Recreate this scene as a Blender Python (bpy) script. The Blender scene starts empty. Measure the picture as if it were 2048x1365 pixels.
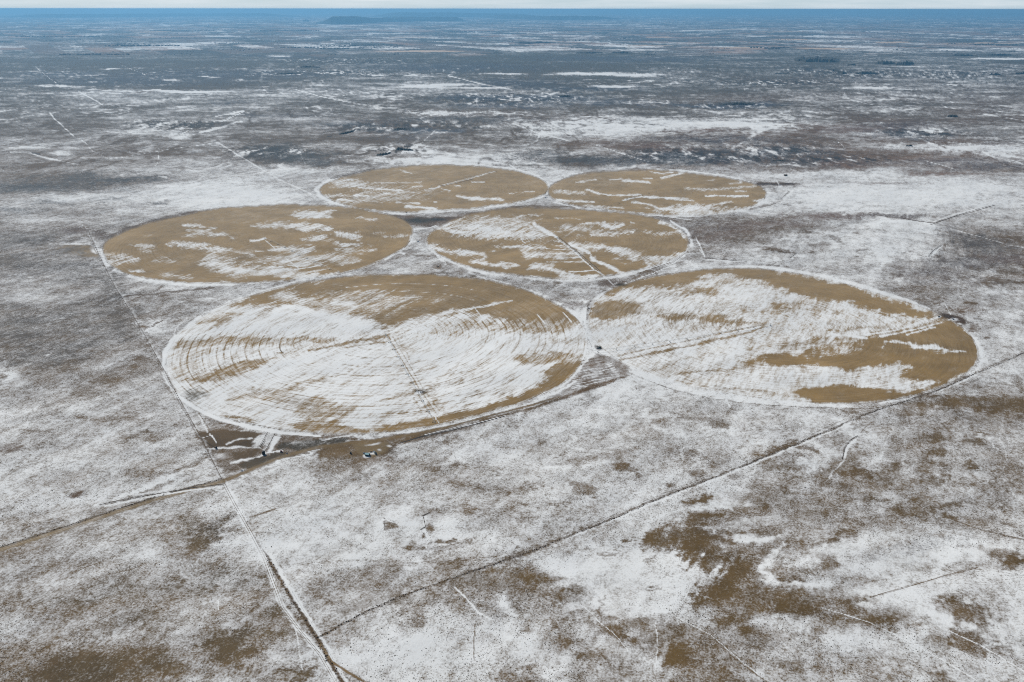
import bpy, math, random
import numpy as np

# ------------------------------------------------------------------ camera model
F, HY, ROLL, H0 = 1610.0, 18.3, 0.0009, 620.0      # focal (px of a 2048 wide frame), level line, roll, height
RE = 1.0e12                                        # curvature of the ground
PITCH = math.atan((682.5 - HY) / F)
CP, SP, CR, SR = math.cos(PITCH), math.sin(PITCH), math.cos(ROLL), math.sin(ROLL)
R_ = np.array([CR, SR * SP, SR * CP]); U_ = np.array([-SR, CR * SP, CR * CP]); F_ = np.array([0, CP, -SP])
rng = np.random.RandomState(7)
random.seed(7)

def hash2(ix, iy, seed):
    n = (ix.astype(np.int64) * 374761393 + iy.astype(np.int64) * 668265263 + seed * 1442695041) & 0x7fffffff
    n = ((n ^ (n >> 13)) * 1274126177) & 0x7fffffff
    n = (n ^ (n >> 16)) & 0xffff
    return (n / 65535.0).astype(np.float32)

def vnoise(x, y, seed=0):
    ix = np.floor(x); iy = np.floor(y); fx = (x - ix).astype(np.float32); fy = (y - iy).astype(np.float32)
    fx = fx * fx * (3 - 2 * fx); fy = fy * fy * (3 - 2 * fy)
    a = hash2(ix, iy, seed); b = hash2(ix + 1, iy, seed); c = hash2(ix, iy + 1, seed); d = hash2(ix + 1, iy + 1, seed)
    return (a + (b - a) * fx) * (1 - fy) + (c + (d - c) * fx) * fy - 0.5

def fbm(x, y, oct=4, seed=0, rough=0.55):
    s = 0; a = 1.0
    for i in range(oct):
        s = s + a * vnoise(x, y, seed + i * 17); x = x * 2.03 + 5.1; y = y * 2.03 + 9.7; a *= rough
    return s

def relief(x, y):
    """gentle swells of the prairie, metres"""
    d = np.hypot(x, y)
    far = np.clip((d - 2900) / 2500, 0, 1) * np.clip(1.6 - d / 12000, 0, 1)
    near = 1.2
    return (fbm(x / 170, y / 150, 3, 71, .5) * 6.5 + vnoise(x / 420, y / 420, 3) * near * 2 + vnoise(x / 900, y / 1300, 5) * 26 * far + vnoise(x / 330, y / 420, 9) * 7 * far
            + vnoise(x / 140, y / 170, 12) * 2.0 * far).astype(np.float64)

def ray(u, v):
    x = np.asarray(u, float) - 1024.0; y = 682.5 - np.asarray(v, float)
    d = x[..., None] * R_ + y[..., None] * U_ + F * F_
    return d / np.linalg.norm(d, axis=-1)[..., None]

def hit(u, v, bumps=True):
    d = ray(u, v); dz = d[..., 2]; a = (1 - dz * dz) / (2 * RE)
    h = np.full(dz.shape, H0)
    for k in range(6 if bumps else 1):
        disc = np.maximum(dz * dz - 4 * a * h, 0)
        t = (-dz - np.sqrt(disc)) / (2 * a)
        X = d[..., 0] * t; Y = d[..., 1] * t
        if not bumps: break
        hn = H0 - relief(X, Y)
        h = 0.5 * h + 0.5 * hn if k else hn
    return X, Y, H0 + t * dz

def at(u, v):
    """ground point for a point of the survey picture"""
    X, Y, Z = hit(np.array([float(u)]), np.array([float(v)]))
    return np.array([X[0], Y[0], Z[0]])

def project(X, Y, Z=0.0):
    p = np.stack([X, Y, np.zeros_like(X) + Z - H0], -1)
    xf = p @ F_; return 1024 + (p @ R_) / xf * F, 682.5 - (p @ U_) / xf * F

# ------------------------------------------------------------------ ground grid
cols = np.concatenate([np.arange(-3200, -160, 80), np.arange(-160, 2210, 1.9), np.arange(2210, 5200, 80)])
rows = np.concatenate([[0.0, .25, .5, .75], np.arange(1, 40, .55), np.arange(40, 110, 1.1), np.arange(110, 1470, 1.9), np.arange(1470, 1800, 30),
                       np.arange(1800, 4400, 130)])
NC, NR = len(cols), len(rows)
UU = np.repeat(cols[None, :], NR, 0)
VV = 20.9 + rows[:, None] + ROLL * (cols[None, :] - 1024)
X, Y, Z = hit(UU, VV)
U = UU.astype(np.float32); V = VV.astype(np.float32)
Xf = X.astype(np.float32); Yf = Y.astype(np.float32)

# ------------------------------------------------------------------ painting of the ground cover (fixed to the ground)
S = np.zeros((NR, NC), np.float32)          # how much snow lies
SOIL = np.zeros((NR, NC, 3), np.float32)    # colour of soil and dead grass, plus a few painted shadows
SHR = np.ones((NR, NC), np.float32)         # how shrubby / rough

def lin(c):
    c = np.array(c, float) / 255
    return np.where(c <= .04045, c / 12.92, ((c + .055) / 1.055) ** 2.4).astype(np.float32)

base_rows = {
 22: "4444445555444455555555555444444", 60: "44444444444444444444444444",
 100: "5444444343444433334444444444444", 115: "444434444333322333333334444444",
 130: "443222222333433222223444433445443",
 148: "4432222233345433222245544433445555",
 162: "45322222333445543223355544344545444",
 178: "553222234455555633333333344555544",
 192: "556666655655555554443333444555555",
 205: "444555555444444333333344444454444",
 220: "554545655554544443333344455444455",
 236: "554565666554545544777766765444455",
 250: "455565554454444445888888765444556",
 264: "555566555555444446788888755544445",
 278: "445556664444445555667765544453556",
 292: "466656666655454565556664433444457",
 306: "565545556534456665445532233333456",
 320: "445455566532256774434332223333455",
 334: "54445556666346677663333344433344336",
 352: "334456677766666666666666677788777777",
 368: "222334677766666666666666777888887887",
 384: "333355667766666666666666777778888888",
 405: "566667777766666666666666777778888777",
 425: "665566677766666666666666777777777666",
 445: "555667666666666666666644434446776556",
 465: "444666666666666666666664334456787544",
 490: "222356666666666666666664345567777433",
 520: "333356666666666666666665666666775333",
 548: "434456666666666666666667777666664433",
 575: "455556666666666666666668887775543455",
 600: "465445666666666666666668888886564556",
 625: "4553347666666666666666688888888766777",
 655: "333344788888888888888888888888887777",
 690: "333344567788888888888888888888887777",
 720: "534556677888888888888888888888876666",
 745: "634456677888888888888888888888876777",
 770: "765566777788888888888888888888666655",
 800: "777777777777777777777777777777655333",
 830: "777677777777777777777777667777655433",
 860: "777777777777777777777777776766665656",
 895: "776766777777777777767777677776656677",
 925: "778766666663377777787777766555776655",
 960: "876566777777666556677777777655667756",
 1000: "788777777777767766777887744455765656",
 1040: "666566467888777776777777543655444567",
 1080: "666666457888888888777887733468888777",
 1120: "555567665777777667888888833688776788",
 1160: "555566665475556655488888832368887788",
 1200: "554455565575556665557888832224888777",
 1240: "655566655447667776666667654344356678",
 1280: "665566554456577877765644435566788777",
 1320: "432233532777775788776677335656776777",
 1365: "322323667656888777777665324676667777",
 1500: "333455566665555666667777555555666666"}
kv = sorted(base_rows); G = []
for k in kv:
    s = np.array([int(c) for c in base_rows[k]], float) / 9.0
    G.append(np.interp(np.linspace(0, 1, 65), np.linspace(0, 1, len(s)), s))
G = np.array(G, np.float32)
# displaced look-up so that the coarse survey never shows as a grid
wu = fbm(U / 130, V / 42, 4, 21, .6) * 95; wv = fbm(U / 150, V / 40, 4, 47, .6) * (6 + 26 * np.clip((V - 100) / 900, 0, 1))
ru = np.clip((U + wu) / 2048 * 64, 0, 63.999); rv = np.interp(np.clip(V + wv, kv[0], kv[-1]).ravel(), kv, np.arange(len(kv))).reshape(V.shape)
rv = np.clip(rv, 0, len(kv) - 1.001)
i0 = ru.astype(int); j0 = rv.astype(int); fu = ru - i0; fv = rv - j0
fu = fu * fu * (3 - 2 * fu)
S[:] = (G[j0, i0] * (1 - fu) + G[j0, i0 + 1] * fu) * (1 - fv) + (G[j0 + 1, i0] * (1 - fu) + G[j0 + 1, i0 + 1] * fu) * fv
S = (S - .5) * 0.86 + .455 - .15 * np.clip((345 - V) / 90, 0, 1) - .05 * np.clip((180 - V) / 60, 0, 1) + .03 * np.clip((V - 380) / 100, 0, 1) - .05 * np.clip((V - 740) / 60, 0, 1)
near_s = lin((103, 84, 56)); mid_s = lin((94, 78, 60)); far_s = lin((72, 70, 60)); red_s = lin((112, 84, 58))
tv = np.clip((V - 260) / 700, 0, 1)[..., None]; tm = np.clip((V - 110) / 200, 0, 1)[..., None]
SOIL[:] = (far_s * (1 - tm) + mid_s * tm) * (1 - tv) + near_s * tv
rd = np.clip(fbm(Xf / 900, Yf / 900, 3, 77) * 1.8 + (U - 1150) / 900, 0, 1) * np.clip(1 - abs(V - 290) / 170, 0, 1)
SOIL += (red_s - SOIL) * rd[..., None] * .55
SHR[:] = 1.0

def wins(pts, pad):
    x0 = min(p[0] for p in pts) - pad; x1 = max(p[0] for p in pts) + pad
    y0 = min(p[1] for p in pts) - pad; y1 = max(p[1] for p in pts) + pad
    c0 = np.searchsorted(cols, x0); c1 = np.searchsorted(cols, x1) + 1
    r0 = max(np.searchsorted(rows, y0 - 20.9) - 6, 0); r1 = np.searchsorted(rows, y1 - 20.9) + 7
    return slice(r0, r1), slice(c0, c1)

FW1 = fbm(U / 34, V / 10, 4, 101, .65).astype(np.float32); FW2 = fbm(U / 34, V / 10, 4, 131, .65).astype(np.float32)
wx0, wy0, _ = at(396, 762); wx1, wy1, _ = at(560, 688); WIND0 = math.atan2(wy1 - wy0, wx1 - wx0)
al = Xf * math.cos(WIND0) + Yf * math.sin(WIND0); ac = -Xf * math.sin(WIND0) + Yf * math.cos(WIND0)
FRAY = (fbm(U / 13, V / 5, 4, 161, .8) * .5 + fbm(al / 75, ac / 8, 4, 171, .7) * .95).astype(np.float32)
region = np.zeros((NR, NC), np.int8)

def seg_dist(px, py, pts, asp, ws=None):
    best = np.full(px.shape, 1e9, np.float32)
    for i in range(len(pts) - 1):
        x0, y0 = pts[i]; x1, y1 = pts[i + 1]; y0a, y1a = y0 * asp, y1 * asp
        dx, dy = x1 - x0, y1a - y0a; L = dx * dx + dy * dy + 1e-9
        t = np.clip(((px - x0) * dx + (py * asp - y0a) * dy) / L, 0, 1)
        d = np.hypot(px - x0 - t * dx, py * asp - y0a - t * dy)
        if ws is not None: d = d / (ws[i] + (ws[i + 1] - ws[i]) * t)
        best = np.minimum(best, d)
    return best

def put(sl, w, val, soil, clip, shr=None):
    if clip is not None: w = w * (region[sl] == clip)
    if val is not None: S[sl] += (val - S[sl]) * w
    if soil is not None: SOIL[sl] += (lin(soil) - SOIL[sl]) * w[..., None]
    if shr is not None: SHR[sl] += (shr - SHR[sl]) * w

def stroke(pts, w, val, asp=1.0, soft=.6, clip=None, warp=0.0, soil=None, shr=None, k=1.0):
    """a band along a path; w = half width"""
    ws = list(w) if isinstance(w, (list, tuple)) else [w] * len(pts)
    m = max(ws) * 1.6 + 4 + 16 * warp
    sl = wins(pts, m)
    px, py = U[sl], V[sl]
    if warp: px = px + FW1[sl] * 16 * warp; py = py + FW2[sl] * 6 * warp
    d = seg_dist(px, py, pts, asp, ws) + FRAY[sl] * min(warp, 1.0) * .9
    put(sl, np.clip((1 + soft - d) / (2 * soft), 0, 1) * k, val, soil, clip, shr)

def blob(cx, cy, rx, ry, val, ang=0, soft=.6, clip=None, warp=1.0, soil=None, shr=None, k=1.0):
    m = max(rx, ry) * 1.7 + 16
    sl = wins([(cx, cy)], m); px = U[sl] + FW1[sl] * 16 * warp - cx; py = V[sl] + FW2[sl] * 6 * warp - cy
    a = math.radians(ang); c, s = math.cos(a), math.sin(a)
    d = np.hypot((px * c - py * s) / rx, (px * s + py * c) / ry) + FRAY[sl] * min(warp, 1.2) * .7
    put(sl, np.clip((1 + soft - d) / (2 * soft), 0, 1) * k, val, soil, clip, shr)

def inside(px, py, pts):
    r = np.zeros(px.shape, bool); n = len(pts)
    for i in range(n):
        x0, y0 = pts[i]; x1, y1 = pts[(i + 1) % n]
        if y0 == y1: continue
        c = (y0 > py) != (y1 > py)
        r ^= c & (px < (x1 - x0) * (py - y0) / (y1 - y0) + x0)
    return r

def poly(pts, val, soft=6, asp=2.0, clip=None, warp=1.0, soil=None, shr=None, k=1.0):
    sl = wins(pts, soft + 20); px, py = U[sl], V[sl]
    if warp: px = px + FW1[sl] * 16 * warp; py = py + FW2[sl] * 6 * warp
    d = seg_dist(px, py, list(pts) + [pts[0]], asp); d = np.where(inside(px, py, pts), d, -d) + FRAY[sl] * min(warp, 1.2) * soft * 1.3
    put(sl, np.clip((d + soft) / (2 * soft), 0, 1) * k, val, soil, clip, shr)

def cv(off, sc):
    return lambda pts: [(off[0] + x / sc, off[1] + y / sc) for x, y in pts]

# ---- the six round fields: outline as measured, centre of each pivot
c4 = cv((600, 300), 2.926); c3 = cv((0, 340), 2.926); c5 = cv((1300, 300), 2.73); c6 = cv((250, 530), 2.048)
cE = cv((620, 320), 4.096); cF = cv((1060, 330), 3.793)
FIELDS = [
 ('A', (771.5, 671.6), [(333, 720), (345, 686), (365, 661), (396, 640), (430, 618), (465, 604), (520, 586), (590, 568), (680, 555), (811, 549.5), (920, 555), (985, 563), (1040, 577), (1080, 593), (1120, 613),
        (1160, 645), (1173, 672), (1172, 700), (1165, 720), (1150, 745), (1115, 773), (1060, 798), (980, 823), (900, 844), (820, 858), (738, 866), (650, 866), (587, 861), (520, 850), (435, 831), (390, 810), (355, 785), (340, 757)]),
 ('B', (1540.7, 651.6), [(1180, 620), (1190, 603), (1215, 583), (1250, 569), (1290, 558), (1380, 543), (1480, 536.5), (1550, 541), (1640, 555), (1720, 577), (1800, 600), (1850, 617), (1900, 640), (1935, 665), (1952, 690),
        (1956, 712), (1948, 730), (1925, 750), (1890, 767), (1840, 786), (1780, 799), (1700, 806), (1600, 804), (1500, 793), (1400, 776), (1310, 752), (1255, 730), (1215, 705), (1190, 680), (1178, 650)]),
 ('C', (529.8, 478.4), [(208, 490), (217, 480), (245, 466), (290, 449), (345, 436), (400, 424), (460, 415), (530, 411), (600, 410), (660, 412), (720, 418), (770, 428), (805, 440), (825, 455), (822, 472), (805, 497), (770, 516),
        (720, 537), (676, 547), (600, 557), (520, 564), (430, 567), (360, 565), (300, 557), (250, 546), (222, 530), (210, 511)]),
 ('D', (1114, 477), [(853, 482), (862, 465), (885, 452), (920, 436), (960, 425), (1010, 418), (1070, 416), (1150, 419), (1220, 424), (1290, 432), (1340, 448), (1366, 464), (1376, 482), (1372, 500), (1345, 518), (1300, 534),
        (1230, 549), (1170, 557), (1110, 557), (1040, 550), (980, 544), (930, 531), (895, 517), (870, 503)]),
 ('E', (862, 374), [(639.5, 378.6), (647, 370), (676, 358), (717.7, 348), (753, 339.6), (791, 334.6), (827.5, 331), (888.6, 329.6), (961.8, 333.4), (1022.8, 340.5), (1071.7, 354.5), (1091, 364), (1096, 373.7), (1084, 391),
        (1047, 401.8), (974, 412.8), (876, 421), (815, 424), (754, 421.5), (717.7, 416), (669, 403), (647, 391)]),
 ('F', (1312, 384), [(1097, 382), (1115.4, 364), (1147, 351.5), (1180, 346), (1218, 343), (1297, 340), (1376, 346), (1455.5, 356.4), (1503, 367), (1527, 378), (1532, 387), (1518.7, 403.5), (1482, 417.5), (1429, 427.5),
        (1363, 430.5), (1297, 428), (1218, 419.6), (1152, 411), (1107.5, 399)])]
FC = {}
for i, (nm, c, pts) in enumerate(FIELDS):
    gx, gy, gz = hit(np.array([p[0] for p in pts], float), np.array([p[1] for p in pts], float))
    cx, cy, _ = at(*c)
    th = np.arctan2(gy - cy, gx - cx); rr = np.hypot(gx - cx, gy - cy); o = np.argsort(th); th, rr = th[o], rr[o]
    th3 = np.concatenate([th - 2 * np.pi, th, th + 2 * np.pi]); rr3 = np.concatenate([rr, rr, rr])
    sl = wins(pts, 20)
    T = np.arctan2(Y[sl] - cy, X[sl] - cx); D = np.hypot(X[sl] - cx, Y[sl] - cy)
    Rr = np.interp(T.ravel(), th3, rr3).reshape(T.shape)
    region[sl][D < Rr] = i + 1
    FC[nm] = (cx, cy, float(rr.mean()))
A, B, Cc, D_, E_, F6 = 1, 2, 3, 4, 5, 6
inf = region > 0
fade = np.clip((V - 330) / 420, 0, 1)[..., None]
fsoil = lin((149, 128, 95)) * (1 - fade) + lin((130, 105, 63)) * fade
SOIL[inf] = fsoil[inf]; S[inf] = .05; SHR[inf] = 0.0
S[region == A] = .84; S[region == B] = .70

# ---- field A (near left)
def pa(pts, val, **k): poly(c6(pts), val, clip=A, **k)
def sa(pts, w, val, **k): stroke(c6(pts), w, val, clip=A, **k)
pa([(430, 165), (520, 125), (700, 75), (900, 40), (1150, 20), (1400, 40), (1620, 90), (1770, 140), (1880, 205), (1890, 232), (1780, 262), (1700, 275), (1640, 262), (1560, 228), (1480, 212), (1380, 195), (1250, 215), (1150, 245),
    (1085, 276), (1035, 262), (1060, 245), (1010, 225), (960, 205), (850, 190), (760, 172), (680, 160), (600, 165), (520, 172), (460, 172)], .06, soft=9)
blob(*c6([(750, 150)])[0], 55, 11, .72, clip=A, ang=-12, warp=2); blob(*c6([(930, 168)])[0], 100, 15, .52, clip=A, ang=4, warp=2); blob(*c6([(1010, 122)])[0], 70, 6, .42, clip=A, ang=-4, warp=2)
blob(*c6([(900, 140)])[0], 60, 8, .42, clip=A, ang=8, warp=2); blob(*c6([(740, 182)])[0], 34, 5, .2, clip=A, ang=4, warp=1.5)
sa([(650, 165), (800, 205), (930, 240), (1040, 272)], 7, .95, asp=1.5, warp=.6); sa([(850, 150), (940, 165)], 4, .8, warp=1)
sa([(300, 240), (400, 215), (470, 195)], [5, 9, 4], .3, asp=2, warp=1.2); sa([(540, 200), (600, 178)], 5, .35, asp=2, warp=1); 
sa([(1090, 272), (1180, 235), (1300, 200), (1400, 180), (1580, 150)], [7, 6, 5, 3, 1.5], .8, asp=1.2, warp=.5)
pa([(190, 335), (215, 318), (300, 298), (420, 292), (560, 300), (700, 296), (860, 298), (870, 312), (700, 322), (520, 330), (400, 330), (280, 342), (190, 350)], .36, soft=6)
pa([(190, 345), (300, 340), (420, 345), (560, 340), (560, 352), (400, 360), (200, 400)], .62, soft=8)
pa([(215, 462), (300, 450), (370, 430), (450, 400), (560, 380), (600, 376), (560, 405), (470, 440), (380, 468), (300, 478), (225, 478)], .22, soft=6)
pa([(175, 380), (230, 370), (300, 400), (330, 440), (220, 470), (185, 450)], .62, soft=8)
sa([(750, 354), (860, 332), (960, 310), (1080, 290)], [1.5, 3, 3.5, 5], .18, asp=1.2, warp=.4)
sa([(900, 340), (1060, 315)], 1.5, .35); 
sa([(400, 560), (520, 530), (640, 512), (760, 490), (900, 440), (1010, 400)], [4, 12, 10, 8, 4, 2], .42, asp=2, warp=1.5)
pa([(560, 540), (700, 530), (860, 560), (960, 590), (900, 625), (760, 640), (700, 600), (620, 560)], .42, soft=12, warp=1.6)
pa([(700, 690), (690, 665), (760, 640), (860, 640), (940, 668), (980, 685), (900, 700), (760, 700)], .24, soft=8, warp=1.4)
sa([(520, 512), (700, 545), (800, 550)], 5, .5, asp=2, warp=1.5)
pa([(240, 505), (300, 498), (335, 520), (330, 560), (290, 570), (250, 540)], .45, soft=8, warp=1.4, soil=(100, 92, 78))
sa([(425, 622), (470, 632), (530, 640)], [5, 10, 5], .22, asp=1.6, warp=1)
pa([(1905, 375), (1880, 420), (1840, 475), (1780, 505), (1700, 550), (1560, 598), (1400, 640), (1200, 672), (1000, 698), (880, 696), (1000, 672), (1200, 640), (1330, 612), (1430, 592), (1520, 566), (1600, 540), (1680, 500),
    (1730, 455), (1700, 430), (1780, 400), (1850, 385)], .07, soft=7)
pa([(1555, 385), (1640, 362), (1780, 352), (1890, 362), (1880, 385), (1760, 400), (1640, 405)], .34, soft=8, warp=1.4)
pa([(1530, 232), (1700, 222), (1870, 240), (1780, 280), (1640, 285), (1560, 262)], .32, soft=8, warp=1.2)
pa([(1230, 250), (1400, 222), (1560, 232), (1500, 262), (1330, 285), (1240, 280)], .52, soft=8, warp=1.4)
pa([(1720, 300), (1880, 290), (1890, 320), (1750, 330)], .6, soft=6)
sa([(1290, 470), (1400, 440), (1500, 400)], 5, .62, asp=2, warp=1.5); sa([(1260, 500), (1360, 480)], 8, .52, asp=2, warp=1.5)
sa([(1300, 560), (1460, 530), (1580, 490)], 7, .55, asp=2, warp=1.5); sa([(1130, 345), (1190, 352)], 10, .55, asp=2, warp=1.5)
sa([(1050, 560), (1130, 540), (1210, 520)], [3, 5, 7], .35, asp=1.8, warp=.6); sa([(1000, 622), (1120, 605), (1240, 585)], 3, .4, asp=1.5, warp=.8)
sa([(1260, 535), (1310, 615)], 4, .55, warp=1); sa([(1230, 560), (1270, 600)], 4, .55, warp=1)
sa([(380, 250), (410, 220)], 4, .4, warp=1)
blob(*c6([(1213, 519)])[0], 13, 5, .0, clip=A, warp=.2, soil=(62, 52, 40)); blob(*c6([(1200, 523)])[0], 8, 2.3, 1.0, clip=A, warp=.2)

# where the furrow rings show through
for x, y, rx, ry, v in [(430, 700, 110, 26, 1.0), (500, 680, 130, 14, .9), (420, 760, 90, 30, .7), (990, 640, 150, 34, 1.0), (1060, 690, 100, 26, .6), (1010, 740, 130, 40, .55), (940, 800, 120, 30, .7), (640, 800, 110, 34, .7), (820, 660, 90, 20, .4), (560, 820, 90, 20, .6), (900, 590, 160, 20, .35), (760, 830, 120, 20, .6)]:
    blob(x, y, rx, ry, None, clip=A, warp=1, soft=.9, shr=v)
# ---- field B (near right)
def pb(pts, val, **k): poly(c5(pts), val, clip=B, **k)
def sb(pts, w, val, **k): stroke(c5(pts), w, val, clip=B, **k)
pb([(-250, 770), (-140, 700), (0, 660), (130, 640), (300, 620), (450, 620), (650, 640), (900, 690), (1200, 770), (1400, 850), (1620, 925), (1450, 925), (1300, 900), (1180, 862), (1080, 835), (960, 822), (880, 815), (760, 782),
    (650, 742), (560, 705), (430, 690), (300, 700), (250, 722), (200, 745), (120, 752), (0, 742), (-120, 760), (-230, 790)], .05, soft=8, warp=1.4)
blob(*c5([(265, 772)])[0], 32, 7, .12, clip=B, warp=1.3); blob(*c5([(400, 712)])[0], 40, 7, .45, clip=B, warp=2)
poly([(1178, 640), (1176, 618), (1195, 607), (1225, 600), (1262, 603), (1292, 611), (1275, 625), (1230, 638)], .08, soft=6, clip=B)
blob(*c5([(740, 855)])[0], 52, 8, .22, clip=B, ang=5, warp=1.8); blob(*c5([(960, 860)])[0], 50, 10, .5, clip=B, warp=2, ang=-18); blob(*c5([(640, 880)])[0], 40, 5, .4, clip=B, warp=1.6)
pb([(60, 905), (200, 892), (360, 905), (520, 928), (640, 950), (560, 960), (420, 952), (260, 945), (120, 935), (60, 925)], .17, soft=8, warp=1)
pb([(180, 960), (400, 955), (500, 965), (330, 985), (200, 1000)], .5, soft=8, warp=1)
sb([(-220, 1160), (0, 1110), (200, 1075), (400, 1032), (520, 1000), (640, 962)], [1.2, 2, 2.4, 2.6, 2.2, 1.4], .16, warp=.5)
sb([(0, 1085), (240, 1040), (480, 990), (600, 965)], 1.2, .92, warp=.3)
sb([(-180, 1125), (0, 1085), (200, 1045), (440, 992), (620, 955)], 1.3, .25, warp=.2)
pb([(1150, 1012), (1350, 985), (1500, 960), (1620, 925), (1740, 970), (1790, 1030), (1815, 1100), (1800, 1170), (1720, 1225), (1620, 1265), (1590, 1268), (1480, 1258), (1350, 1242), (1390, 1212), (1440, 1175), (1340, 1165), (1200, 1186),
    (1050, 1198), (900, 1180), (700, 1178), (560, 1172), (470, 1150), (700, 1122), (850, 1100), (1020, 1060), (1120, 1040)], .05, soft=7, warp=1.1)
sb([(1000, 1040), (1300, 1010), (1620, 935)], [3, 3, 2], .35, asp=1, warp=.3)
sb([(1250, 1040), (1380, 1055), (1500, 1078), (1620, 1095), (1740, 1105)], [1.6, 2.6, 4.6, 5, 1.6], .9, asp=1.4, warp=1.2, soft=.95)
sb([(1000, 1005), (1080, 1015), (1190, 1030)], 2.2, .95, warp=.4)
for q in [((1180, 1010), (1350, 985), (1580, 912)), ((1260, 1020), (1480, 975), (1590, 943)), ((1400, 1010), (1560, 968))]:
    sb(q, 1.5, .9, warp=.3)
blob(*c5([(1010, 1095)])[0], 48, 8, .5, clip=B, ang=6, warp=2); blob(*c5([(880, 1050)])[0], 50, 5, .35, clip=B, ang=10, warp=1.8)
sb([(960, 985), (1150, 975), (1300, 960)], 5, .42, asp=2, warp=1.6); sb([(760, 985), (900, 975)], 3, .45, asp=2, warp=1)
sb([(380, 1195), (520, 1180), (640, 1150)], [3, 6, 3], .32, asp=2, warp=1.5); sb([(160, 1215), (420, 1205)], 2.5, .3, asp=1.5, warp=1)
pb([(770, 1318), (880, 1294), (1080, 1285), (1200, 1300), (1330, 1322), (1430, 1322), (1540, 1290), (1640, 1240), (1640, 1290), (1500, 1345), (1300, 1385), (1100, 1395), (900, 1385), (820, 1345)], .05, soft=5, warp=.9)
sb([(420, 1300), (600, 1320), (780, 1345)], 5, .45, asp=1.5, warp=1.6)
for q, w in [(((30, 1160), (260, 1130)), 2), (((120, 1270), (340, 1290)), 3), (((520, 1080), (700, 1060), (860, 1020)), 4)]:
    sb(q, w, .5, asp=1.5, warp=1.5)

for x, y, rx, ry, v in [(1400, 630, 130, 22, .8), (1330, 650, 80, 26, .6), (1240, 615, 50, 18, .8), (1560, 700, 120, 20, .3), (1700, 630, 140, 20, .35)]:
    blob(x, y, rx, ry, None, clip=B, warp=1, soft=.9, shr=v * .55)
# ---- field C (middle left)
def sc(pts, w, val, f=c3, **k):
    k.setdefault('warp', 1.5); stroke(f(pts), w * 1.25, val * .88, clip=Cc, asp=1.6, soft=1.0, **k)
for pts, w, v in [([(1100, 325), (1240, 345)], 3, .75), ([(1080, 372), (1200, 380), (1380, 400)], 4, .72), ([(1500, 325), (1620, 330)], 4, .72), ([(1650, 318), (1800, 335), (1920, 352)], 5.5, .82), ([(1740, 262), (1930, 268)], 5.5, .85),
    ([(1030, 438), (1180, 452), (1340, 472)], 5.5, .85), ([(770, 450), (870, 472)], 5, .5), ([(1800, 395), (1870, 400)], 3, .9), ([(1975, 375), (2060, 385)], 3.5, .8), ([(2000, 430), (2060, 433)], 3, .8), ([(1970, 466), (2040, 480)], 3.5, .6),
    ([(600, 505), (760, 525)], 7, .6), ([(620, 545), (740, 548)], 4, .7), ([(750, 594), (850, 594)], 3, .85), ([(930, 522), (1010, 524)], 4, .4), ([(980, 612), (1080, 622)], 5, .5), ([(1230, 530), (1330, 562), (1400, 585)], 12, .8),
    ([(1340, 580), (1600, 595), (1830, 628)], 8, .88), ([(1480, 540), (1650, 528), (1800, 545)], 7, .65), ([(1640, 462), (1790, 468)], 6, .62), ([(1700, 505), (1850, 525), (2048, 530)], 9, .6), ([(1280, 656), (1400, 660)], 2.5, .7),
    ([(1380, 480), (1500, 500)], 4, .5), ([(860, 385), (900, 380)], 2, .4), ([(1560, 300), (1600, 310)], 2, .3)]: sc(pts, w, v)
for pts, w, v in [([(0, 380), (180, 386)], 5.5, .8), ([(340, 395), (450, 412)], 3, .5), ([(0, 450), (180, 472)], 5, .78), ([(240, 495), (350, 505)], 4, .85), ([(30, 515), (100, 515)], 3, .8), ([(230, 550), (340, 548)], 3.5, .9),
    ([(210, 585), (420, 582)], 4, .65), ([(10, 645), (240, 630)], 7, .62), ([(280, 660), (330, 665)], 3, .7), ([(0, 742), (100, 745)], 4, .8), ([(430, 480), (500, 485)], 2, .4), ([(510, 505), (600, 495)], 3, .6), ([(0, 590), (30, 580)], 5, .8),
    ([(120, 520), (220, 540)], 3, .5)]: sc(pts, w, v, f=c4)

# ---- field D (middle right)
def sd(pts, w, val, f=c4, **k):
    k.setdefault('soft', .95 if w > 3.5 else .6); k.setdefault('warp', 1.5); k.setdefault('asp', 1.6); stroke(f(pts), w, val, clip=D_, **k)
blob(*c4([(1090, 468)])[0], 85, 13, .82, clip=D_, ang=-6, warp=1.3); blob(*c4([(1250, 500)])[0], 75, 7, .7, clip=D_, warp=1.5); blob(*c4([(1130, 415)])[0], 60, 7, .55, clip=D_, warp=1.6)
for pts, w, v in [([(820, 458), (930, 480), (1020, 490)], 5.5, .95), ([(1240, 400), (1400, 385)], 3, .5), ([(1160, 575), (1290, 570), (1400, 575)], 5.5, .9), ([(750, 560), (880, 598), (1080, 612)], 8, .85),
    ([(1030, 650), (1140, 670), (1240, 688)], 6, .85), ([(1300, 602), (1450, 612), (1600, 600)], 7, .66), ([(1690, 440), (1870, 440)], 5.5, .82), ([(1720, 492), (1830, 490), (1930, 472)], 5, .62), ([(1560, 460), (1700, 472)], 5, .42),
    ([(1600, 560), (1760, 580), (1900, 600), (2048, 640)], 8, .7), ([(1800, 575), (1880, 610), (1940, 640)], 8, .82), ([(1390, 690), (1500, 705), (1620, 745)], 8, .85), ([(1930, 430), (1950, 436)], 3, .7), ([(1540, 740), (1760, 752)], 7, .7),
    ([(740, 700), (900, 720)], 3, .4), ([(1480, 400), (1620, 418)], 3, .4), ([(1280, 440), (1420, 470)], 7, .6), ([(2040, 660), (2150, 650)], 5, .5)]: sd(pts, w, v)
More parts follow.
